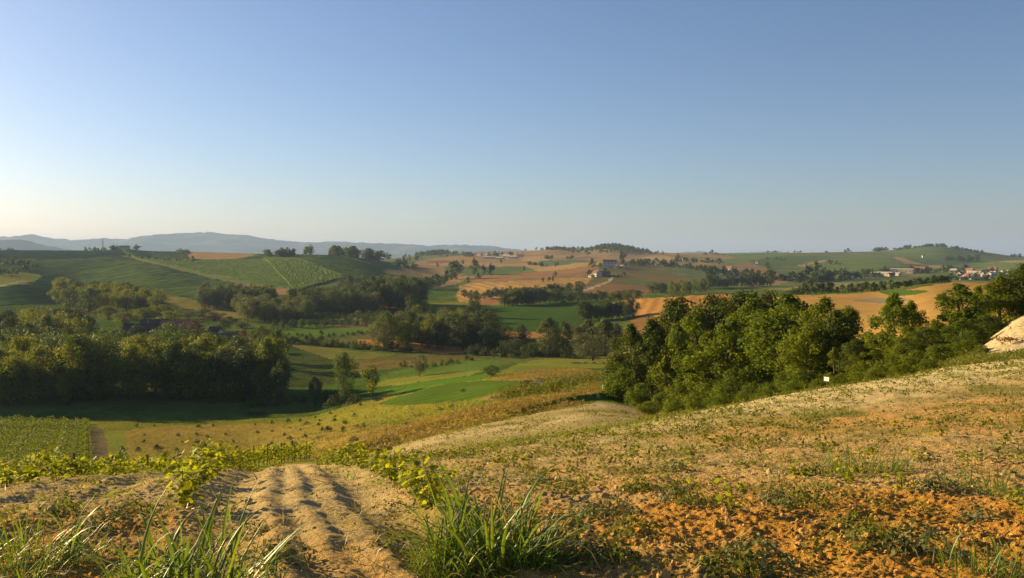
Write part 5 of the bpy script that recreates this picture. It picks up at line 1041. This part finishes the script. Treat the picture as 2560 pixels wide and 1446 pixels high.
# larger single weeds
WM = []
for i in range(4):
    g = np.random.default_rng(300+i); n = 300; a = g.random(n)*6.28; r = .13*np.sqrt(g.random(n)); P = np.stack([np.cos(a)*r, np.sin(a)*r, .10*g.random(n)*(1.2-r/.13)], 1)
    sz = .022*(.6+.8*g.random(n)); V, F = leafquads(P, np.stack([np.cos(a)*.7, np.sin(a)*.7, .6+0*a], 1), sz, sz*.5, g, .5, .1); c = np.zeros((n, 3)); c[:, :2] = g.random((n, 2))
    WM.append([mesh_np('weed', V, F, LM[q], False, cols=np.repeat(c, 4, 0)) for q in ('greyweed', 'weed')])
for j, (px, row, s, lab) in enumerate([(1352,1215,1.5,'dark weed above the big central grass clump'),(1425,1240,1.3,'grey leaved weed right above the central clump'),(1540,1290,1.6,'bushy weed in the middle of the ochre soil'),(1600,1240,1.5,'leafy green weed below the middle vines'),(1480,1310,1.5,'spreading weed right of the central clump'),(1590,1345,1.4,'weed above the dark shadowed soil'),(1690,1180,1.3,'weed beside a vine right of centre'),(1685,1240,1.2,'tufted weed beside the bare ochre patch'),
    (1970,1265,1.7,'wide low weed mat on the right slope'),(2010,1285,1.6,'weed casting a long shadow on the right slope'),(1930,1255,1.2,'small weed left of the wide mat'),(2060,1230,1.1,'weed with dark leaves right of the mat'),(1700,1265,1.5,'dark straggly weed left part of right slope'),(1745,1275,1.3,'second straggly weed on the right slope'),(2300,1390,1.7,'weed mat near the bottom right'),(2200,1380,1.5,'grey weed near the bottom right'),(1890,1420,1.9,'grassy weed at the bottom edge right of centre'),(1840,1430,1.5,'weed clump cut by the bottom edge'),
    (2340,1230,1.4,'broad leaved weed left of the flat grass clump'),(2040,1195,1.2,'weed below the thin grass clump'),(640,1330,1.2,'weed on the left side of the wheel ruts'),(330,1290,1.3,'weed in the left alley'),(255,1330,1.4,'second weed in the left alley'),(150,1290,1.4,'weed under the yellow vines at left'),(700,1420,1.5,'weed at the bottom between grass clumps'),(1000,1380,1.4,'weed left of the central clump'),(1450,1400,1.8,'dark weed at the right foot of the central clump'),(1520,1420,1.6,'weed in the shadow right of the central clump'),(2460,1300,1.3,'weed low on the right slope'),(2150,1330,1.1,'lone small weed on ochre clods')]):
    D = Dof(px, row, 3.6, 26); x, y, z = at(px, D); e = empty('weed_plant', (x, y, z), j*1.3, s); tag(e, lab, 'weed', 'single weeds on the foreground soil'); o = obj('leaves', WM[j % 4][j % 2], e); o['kind'] = 'stuff'
# soil clods: the biggest are things, the crumbs are one mass
def clodmesh(seed, sub):
    import bmesh
    bm = bmesh.new(); bmesh.ops.create_icosphere(bm, subdivisions=sub, radius=.5); g = random.Random(seed)
    ax = [Vector((g.gauss(0, 1), g.gauss(0, 1), g.gauss(0, 1))).normalized() for _ in range(7)]; off = [g.uniform(.22, .42) for _ in ax]
    for v in bm.verts:
        for a, o in zip(ax, off):
            d = v.co.dot(a)
            if d > o: v.co -= a*(d-o)*.9
        v.co *= 1+g.uniform(-.07, .07)
    m = bpy.data.meshes.new('soil_clod'); bm.to_mesh(m); bm.free(); m.materials.append(CLOD); return m
def clod_mat():
    m, n, nn, ln = nodes('soil_clod'); ge = N(n, 'NewGeometry'); sp = N(n, 'SeparateXYZ'); ln.new(ge.outputs['Position'], sp.inputs[0])
    q = N(n, 'TexNoise', i_Scale=.5, i_Detail=3.0); ln.new(ge.outputs['Position'], q.inputs['Vector'])
    f = mth(n, 'ADD', mth(n, 'MULTIPLY_ADD', sp.outputs[1], -.14, 1.25), mth(n, 'MULTIPLY_ADD', q.outputs[0], 1.0, -.5)); f.node.use_clamp = True
    f2 = mth(n, 'MULTIPLY', f, mth(n, 'MULTIPLY_ADD', sp.outputs[0], .25, .75)); f2.node.use_clamp = True
    mx = N(n, 'Mix', data_type='RGBA'); mx.inputs['A'].default_value = (.45, .34, .16, 1); mx.inputs['B'].default_value = (.43, .222, .046, 1); ln.new(f2, mx.inputs['Factor'])
    b = N(n, 'BsdfPrincipled', i_Roughness=.95); b.inputs['Specular IOR Level'].default_value = .1; ln.new(mx.outputs['Result'], b.inputs['Base Color'])
    q2 = N(n, 'TexNoise', i_Scale=60., i_Detail=4.0); ln.new(ge.outputs['Position'], q2.inputs['Vector']); bp = N(n, 'Bump', i_Strength=.7, i_Distance=.012); ln.new(q2.outputs[0], bp.inputs['Height']); ln.new(bp.outputs[0], b.inputs['Normal'])
    ln.new(b.outputs[0], N(n, 'OutputMaterial').inputs[0]); return m
CLOD = clod_mat()
CM = [clodmesh(i, 2) for i in range(6)]
gC = np.random.default_rng(5)
def clod_pts(n, dr, pr):
    D = np.exp(gC.uniform(math.log(dr[0]), math.log(dr[1]), n*5)); P = gC.uniform(*pr, n*5); X = (P-CX)/FPX*D; c = X-ROWDIR*D
    den = (.10+.9*sstep(.9, 2.2, c))*(.25+.75*sstep(-.2, .4, fbm(X/.9, D/.9, 261, 3))); den = np.maximum(den, .55*np.exp(-((c+.55)/.25)**2)+.5*np.exp(-((c-1.02)/.22)**2))
    ok = gC.random(n*5) < den; X, D = X[ok][:n], D[ok][:n]; return X, D, ground(X, D)
X, D, Z = clod_pts(290, (4.1, 10.), (-60, 2640))
for k in range(len(X)):
    s = gC.uniform(.030, .062)*(1.9 if gC.random() < .09 else 1); o = obj('soil_clod', CM[k % 6], None, (X[k], D[k], Z[k]+s*.10), tuple(gC.uniform(0, 6.28, 3)), (s, s*gC.uniform(.7, 1.1), s*gC.uniform(.55, .9)))
    tag(o, 'dry crumbly clod of soil lying on the ploughed slope', 'clod', 'loose soil clods on the foreground slope')
cm1 = [clodmesh(20+i, 2 if i < 0 else 1) for i in range(6)]
cv = [np.array([v.co for v in m.vertices]) for m in cm1]; cf = [np.array([p.vertices for p in m.polygons]) for m in cm1]
X, D, Z = clod_pts(7000, (3.9, 18.), (-100, 2660)); Vs = []; Fs = []; b = 0
for k in range(len(X)):
    j = k % 6; s = gC.uniform(.008, .030)*(1+.02*D[k]); a = gC.uniform(0, 6.28); ca, sa = math.cos(a), math.sin(a); v = cv[j]*np.array([s, s, s*.7])
    Vs.append(np.stack([v[:, 0]*ca-v[:, 1]*sa+X[k], v[:, 0]*sa+v[:, 1]*ca+D[k], v[:, 2]+Z[k]+s*.08], 1)); Fs.append(cf[j]+b); b += len(v)
tag(obj('soil_crumbs', mesh_np('soil_crumbs', np.concatenate(Vs), np.concatenate(Fs), CLOD, False)), 'countless small crumbs of dry soil on the ploughed slope', None, None, 'stuff')
for m_ in cm1: bpy.data.meshes.remove(m_)
# ------------------------------------------------------------------ buildings
def wallm(name, c): return plain_mat(name, c, .9, .12, 1.2, .15)
WALLS = {k: wallm(k+'_plaster', c) for k, c in {'white': (.50,.46,.39), 'cream': (.46,.39,.27), 'ochre': (.52,.40,.24), 'pink': (.42,.26,.20), 'grey': (.42,.40,.38), 'brick': (.34,.18,.11)}.items()}
ROOFS = {k: plain_mat(k+'_roof', c, .85, .25, 2., .5) for k, c in {'red': (.30,.13,.075), 'brown': (.17,.095,.065), 'dark': (.07,.05,.035), 'pale': (.45,.41,.35), 'blue': (.085,.065,.045)}.items()}
GLASS = plain_mat('dark_window', (.035,.035,.04), .25, .1, 2., 0); SHUT = plain_mat('green_shutter', (.05,.08,.05), .7, .1, 2., 0); DOORM = plain_mat('wooden_door', (.13,.07,.04), .7, .2, 4., 0)
def house(px, row, w, d, h, rz, wall, roof, label, name='house', rise=.32, floors=2, nw=4, d0=900, d1=3400, chim=True, D=None, cat=None):
    D = D or Dof(px, row, d0, d1); x, y, z = at(px, D, False); z -= .3
    e = empty(name, (x, y, z), R(rz)); tag(e, label, cat or name.replace('_', ' '), 'buildings on the hills')
    mb = MB(); mb.box(-w/2, -d/2, 0, w/2, d/2, h); r = d/2*rise*2
    mb.add([(-w/2, -d/2, h), (-w/2, d/2, h), (-w/2, 0, h+r*.96)], [(0, 2, 1)]); mb.add([(w/2, -d/2, h), (w/2, d/2, h), (w/2, 0, h+r*.96)], [(0, 1, 2)])
    obj('wall', mb.mesh('wall', WALLS[wall]), e)
    o = .5; rb = MB(); t = .22; k = r/(d/2)
    for s in (-1, 1):
        a = [(-w/2-o, 0, h+r+t), (w/2+o, 0, h+r+t), (w/2+o, s*(d/2+o), h-k*o+t), (-w/2-o, s*(d/2+o), h-k*o+t)]
        bt = [(p[0], p[1], p[2]-t) for p in a]; fs = [(0, 1, 2, 3), (7, 6, 5, 4), (2, 6, 7, 3), (0, 4, 5, 1), (1, 5, 6, 2), (0, 3, 7, 4)]
        rb.add(a+bt, fs if s < 0 else [f[::-1] for f in fs])
    ro = obj('roof', rb.mesh('roof', ROOFS[roof]), e)
    if chim:
        cb = MB(); cb.box(w*.2, -.45, h+r*.5, w*.2+.8, .35, h+r+1.1); obj('chimney', cb.mesh('chimney', WALLS['brick']), ro)
    if nw:
        wm = MB(); wm.box(-.5, -.06, 0, .5, .05, 1.3); wmesh = wm.mesh('window', GLASS); sh = MB(); sh.box(-.95, -.09, -.05, -.53, .02, 1.35); sh.box(.53, -.09, -.05, .95, .02, 1.35); shm = sh.mesh('shutter', SHUT)
        for f in range(floors):
            for i in range(nw):
                wx = -w/2+w*(i+.5)/nw; wz = h/floors*f+h/floors*.38
                if f == 0 and i == nw//2: continue
                for s in ((-1, 1) if D < 600 else (-1,)):
                    wi = obj('window', wmesh, e, (wx, s*d/2, wz), (0, 0, 0 if s < 0 else math.pi))
                    obj('shutter', shm, wi)
        db = MB(); wx = -w/2+w*(nw//2+.5)/nw; db.box(wx-.6, -d/2-.07, .2, wx+.6, -d/2+.03, 2.5); obj('door', db.mesh('door', DOORM), e)
    return e
for a in [
 (1492,692,17,9,6.2,-70,'cream','brown','lower farmhouse on the stubble hill with cream gable end','farmhouse'),
 (1512,690,14,8,4.5,8,'brick','brown','long brick barn right of the lower farmhouse','barn'),
 (1478,694,7,6,3,-55,'white','red','small white shed left of the lower farmhouse','shed',.3,1,0),
 (1525,668,22,11,8.5,-6,'grey','red','large grey villa on the hilltop among trees','villa'),
 (1540,671,9,7,3.6,-55,'white','brown','low white outbuilding below the villa','shed',.3,1,2),
 (1556,672,11,8,4,-60,'ochre','red','ochre outbuilding right of the villa','shed',.3,1,3),
 (1824,678,12,9,5,-55,'white','red','white cottage with red roof above the rounded brown field','cottage',.35,1,3),
 (1833,682,9,7,3,10,'grey','dark','dark low barn beside the white cottage','barn',.3,1,0),
 (1893,660,5,5,5,-45,'white','brown','small white tower house at the top of the rounded field','cottage',.4,2,1),
 (1712,652,12,9,5,0,'pink','brown','dull pink house in the hamlet behind the olive slope','house'),(1735,655,14,9,5,5,'grey','red','grey house in the hamlet right of the pink one','house'),(1690,655,10,8,4,0,'cream','brown','cream house at the left of the hamlet','house',.35,1,2),
 (2308,645,5,5,6,0,'white','red','tiny white hut on the right hill vineyard','hut',.4,1,0),
 (1618,636,6,6,4,0,'white','red','tiny white hut on the skyline right of the knoll','hut',.4,1,0),
 (312,624,22,10,6,5,'grey','brown','dark skyline farmhouse on the left hill','farmhouse'),
 (704,640,22,11,7,-5,'pink','red','pinkish villa hidden in the crest clump of the vineyard','villa')]: house(*a)
for a in [  # right valley workshops and village
 (2190,688,16,9,3.2,-58,'white','pale','small white shed left of the long greenhouse','shed',.2,1,0),(2214,690,24,10,4.2,-52,'white','pale','long white greenhouse like shed in the right valley','shed',.2,1,0),
 (2243,690,10,8,3.6,-60,'white','pale','white shed beside the dark barn','shed',.2,1,0),(2256,684,34,14,6.5,-40,'ochre','pale','long ochre warehouse with pale flat roof','warehouse',.1,1,5),(2300,682,18,12,6,-50,'ochre','red','ochre house at the right end of the warehouse','house'),(2228,692,8,7,3.5,0,'brick','dark','small dark barn right of the greenhouse','barn',.3,1,0)]: house(*a, d0=900, d1=1500)
vl = [(2385,682,12,9,5,'cream','pale','pale house at the left end of the right village'),(2402,690,10,8,4.5,'white','brown','low white house below the left end of the village'),(2425,683,15,10,6,'cream','red','cream house with red roof high in the right village'),(2418,694,9,8,4,'white','red','small white house at the village front'),(2432,690,14,9,6,'white','pale','bright white house in the village middle'),(2408,700,9,7,4.5,'white','pale','white cottage on the field brow before the village'),(2426,699,10,8,5,'white','brown','white house on the field brow, middle one'),(2441,697,8,8,5,'pink','dark','dark roofed house behind the field brow'),
 (2462,692,17,10,5,'white','pale','wide pale barn in the village front'),(2478,697,12,10,7.5,'white','pale','tall white gabled house at the village front'),(2483,690,10,8,5.5,'cream','pale','cream house behind the tall gabled one'),(2482,682,15,10,7.5,'ochre','red','ochre villa high at the right of the village'),(2513,686,13,9,4.5,'ochre','pale','low ochre house right of the ochre villa'),(2524,690,11,8,4,'white','brown','white house at the right end of the village'),(2450,684,10,8,5,'grey','brown','grey house between the red roof and the villa'),(2470,684,9,8,5,'pink','dark','dull house left of the ochre villa')]
for px, row, w_, d_, h_, wa, rf, lab in vl: house(px, row, w_*.82, d_*.82, h_*.85, random.choice((-62, 25))+random.uniform(-14, 14), wa, rf, lab, 'house', .33, 2 if h_ > 5 else 1, 3, 880, 1500)
for px, row, w_, d_, h_, wa, rf, lab in [(1225,647,42,14,6,'white','pale','long white wall like building at the left of the hill village'),(1262,644,50,16,7,'cream','pale','long cream building in the white hill village'),(1283,646,34,14,6,'white','pale','white building at the right front of the hill village'),(1300,642,26,14,8,'white','red','white house at the right end of the hill village'),(1240,637,26,12,7,'white','pale','white house behind the long cream building'),(1200,640,24,12,7,'pink','red','red roofed house left in the hill village'),(1180,639,20,12,6,'grey','red','grey house at the left end of the hill village'),(1218,637,22,12,7,'pink','brown','brown roofed house above the white wall'),(1250,648,30,14,5,'white','pale','low white hall below the hill village'),(1290,638,18,10,7,'cream','red','cream house behind the right end of the hill village')]:
    house(px, row, w_*.72, d_*.7, h_*.72, random.uniform(-60, -20), wa, rf, lab, 'house', .25, 2, 5, 1900, 3300)
# sunken farm among the left trees
house(352, 0, 15, 8, 5.4, 12, 'pink', 'dark', 'pink farmhouse with a row of windows hidden in the left trees', 'farmhouse', .3, 2, 7, D=428)
house(388, 0, 13, 9, 4.8, 10, 'grey', 'blue', 'barn with a blue grey roof behind the pink farmhouse', 'barn', .28, 1, 0, D=462)
house(442, 0, 15, 9, 4.6, 10, 'brick', 'red', 'red roofed house between the trees right of the barn', 'house', .35, 2, 4, D=450)
house(566, 0, 16, 9, 3.2, 8, 'grey', 'blue', 'low bluish roofed shed behind the dark wood', 'shed', .25, 1, 0, D=400)
house(538, 0, 5, 5, 3.4, 0, 'white', 'dark', 'small white gabled house right of the sunken farm', 'house', .4, 2, 2, D=440)
house(290, 0, 12, 8, 3.0, 12, 'brick', 'dark', 'long dark roofed stable left of the pink farmhouse', 'stable', .3, 1, 0, D=415)
# ------------------------------------------------------------------ mast, pylon, signs, heaps
STEEL = plain_mat('grey_steel', (.30,.30,.30), .6, .1, 2., 0); WHITE = plain_mat('white_paint', (.85,.84,.80), .6, .04, 6., .05); TARP = plain_mat('pale_tarpaulin', (.72,.66,.56), .7, .08, 4., .3); LOG = plain_mat('dead_branches', (.16,.10,.06), .9, .4, 6., .5); DEAD = leaf_mat('dead_reddish_leaves', (.17,.075,.035), (.24,.11,.045), .3)
D = 12450.; x = (517-CX)/FPX*D; zt = EYE+(HY-575)/FPX*D; e = empty('radio_mast', (x, D, zt-70)); tag(e, 'slim radio mast on top of the hazy mountain', 'mast')
mb = MB(); mb.tube([(0, 0, -40), (0, 0, 40), (0, 0, 44)], [9, 7, 5], 8); obj('tower', mb.mesh('tower', STEEL), e); mb = MB(); mb.tube([(0, 0, 44), (0, 0, 74)], [2.5, 1.2], 6); obj('antenna', mb.mesh('antenna', STEEL), e); mb = MB(); mb.tube([(0, 0, 38), (0, 0, 43)], [11, 11], 10); obj('platform', mb.mesh('platform', STEEL), e)
def pylon(px, D, top, label, arms=3):
    x, y, z = at(px, D, False); H = EYE+(HY-top)/FPX*D-z; e = empty('electricity_pylon', (x, y, z)); tag(e, label, 'pylon')
    mb = MB(); b = H*.075
    for sx in (-1, 1):
        for sy in (-1, 1): mb.tube([(sx*b, sy*b, 0), (sx*b*.35, sy*b*.35, H*.62), (sx*b*.12, sy*b*.12, H)], [.22, .18, .12], 4)
    for i in range(7):
        z0, z1 = H*i/7, H*(i+1)/7; w0, w1 = b*(1-.85*i/7), b*(1-.85*(i+1)/7)
        for s in (-1, 1): mb.tube([(-w0*s, -w0, z0), (w1*s, -w1, z1)], [.1, .1], 4); mb.tube([(-w0*s, w0, z0), (w1*s, w1, z1)], [.1, .1], 4)
    obj('lattice', mb.mesh('lattice', STEEL), e)
    for i in range(arms):
        mb = MB(); zz = H*(.7+.11*i); mb.tube([(-H*.13, 0, zz), (0, 0, zz+H*.02), (H*.13, 0, zz)], [.1, .2, .1], 4); obj('crossarm', mb.mesh('crossarm', STEEL), e)
pylon(257, 1950, 598, 'thin electricity pylon on the left skyline'); pylon(1583, 2900, 612, 'thin pylon beside the wooded knoll', 2); pylon(2330, 2600, 640, 'faint pylon on the right hill', 2)
D = Dof(2067, 966, 30, 60); x, y, z = at(2067, D); D = y; e = empty('sign', (x, y, z)); zt = EYE-(948-HY)/FPX*D
tag(e, 'small blank white sign on a thin post at the grove edge', 'sign'); mb = MB(); mb.tube([(0, 0, -.1), (0, 0, zt-z+.08)], [.02, .02], 6); obj('post', mb.mesh('post', POST), e); mb = MB(); mb.box(-.115, -.028, zt-z-.085, .115, -.021, zt-z+.085); o = obj('board', mb.mesh('board', WHITE), e); o.rotation_euler = (0, 0, R(-52))
D = 93.; x, y, z = at(1509, D); e = empty('marker_stake', (x, y, z)); zt = EYE-(996-HY)/FPX*D; tag(e, 'white topped marker stake left of the grove foot', 'stake'); mb = MB(); mb.tube([(0, 0, -.1), (0, 0, max(zt-z, .5))], [.05, .05], 6); obj('post', mb.mesh('post', POST), e); mb = MB(); mb.tube([(0, 0, max(zt-z, .5)-.25), (0, 0, max(zt-z, .5)+.22), (0, 0, max(zt-z, .5)+.3)], [.14, .15, .08], 8); obj('cap', mb.mesh('cap', WHITE), e)
D = Dof(1348, 962, 120, 240); x, y, z = at(1348, D, False); mb = MB(); mb.add([(-1.1, -.7, 0), (1.2, -.6, 0), (1.1, .8, 0), (-1., .7, 0), (-.5, -.1, .95), (.1, .05, 1.15), (.7, 0, .55)], [(0, 1, 6, 5), (0, 5, 4), (1, 2, 6), (2, 3, 5, 6), (3, 4, 5), (3, 0, 4), (0, 3, 2, 1)]); tag(obj('covered_heap', mb.mesh('covered_heap', TARP), None, (x, y, z)), 'small heap under a pale tarpaulin beside the brush pile', 'heap')
D = Dof(1324, 966, 120, 240); x, y, z = at(1324, D, False); e = empty('brush_pile', (x, y, z)); tag(e, 'brown pile of cut branches at the end of the emerald field', 'brush pile')
for k in range(46):
    mb = MB(); L = random.uniform(.8, 1.7); a = random.uniform(0, 3.14); r = random.uniform(-.9, .9); h_ = (1-(abs(r)/1.0)**2)*random.uniform(.1, .9); mb.tube([(-L/2, 0, 0), (0, 0, random.uniform(-.06, .06)), (L/2, 0, random.uniform(-.2, .2))], [.05, .06, .03], 5); obj('branch', mb.mesh('branch', LOG), e, (r, random.uniform(-.4, .4), h_), (random.uniform(-.3, .3), random.uniform(-.4, .4), a*.6-.9))
g = np.random.default_rng(77)
D = Dof(2525, 862, 44, 56); x, y, z = at(2525, D, False); n = 220; P = g.normal(size=(n, 3))*np.array([.4, .25, .07])+np.array([0, 0, .3]); P[:, 2] = np.abs(P[:, 2]); sz = .13*(.5+g.random(n)); V, F = leafquads(P, P, sz, sz*.45, g, .9); c = np.zeros((n, 3)); c[:, :2] = g.random((n, 2))
tag(obj('dead_bush', mesh_np('dead_bush', V, F, DEAD, False, cols=np.repeat(c, 4, 0)), None, (x, y, z)), 'dead reddish brushwood lying on the pale clay bank', 'brushwood')

# ------------------------------------------------------------------ labels: number the members of small groups from left to right
ORD = [nth(k) for k in range(1, 80)]
by = {}
for o in bpy.data.objects:
    if o.parent is None and 'label' in o and 'category' in o: by.setdefault(o['label'], []).append(o)
for lab, os_ in by.items():
    if 1 < len(os_) <= 75 and 'clod' not in lab:
        for i, o in enumerate(sorted(os_, key=lambda o: o.location.x/max(o.location.y, 1))):
            o['label'] = (ORD[i]+' from left, '+lab)
print('OBJ', len(bpy.data.objects))
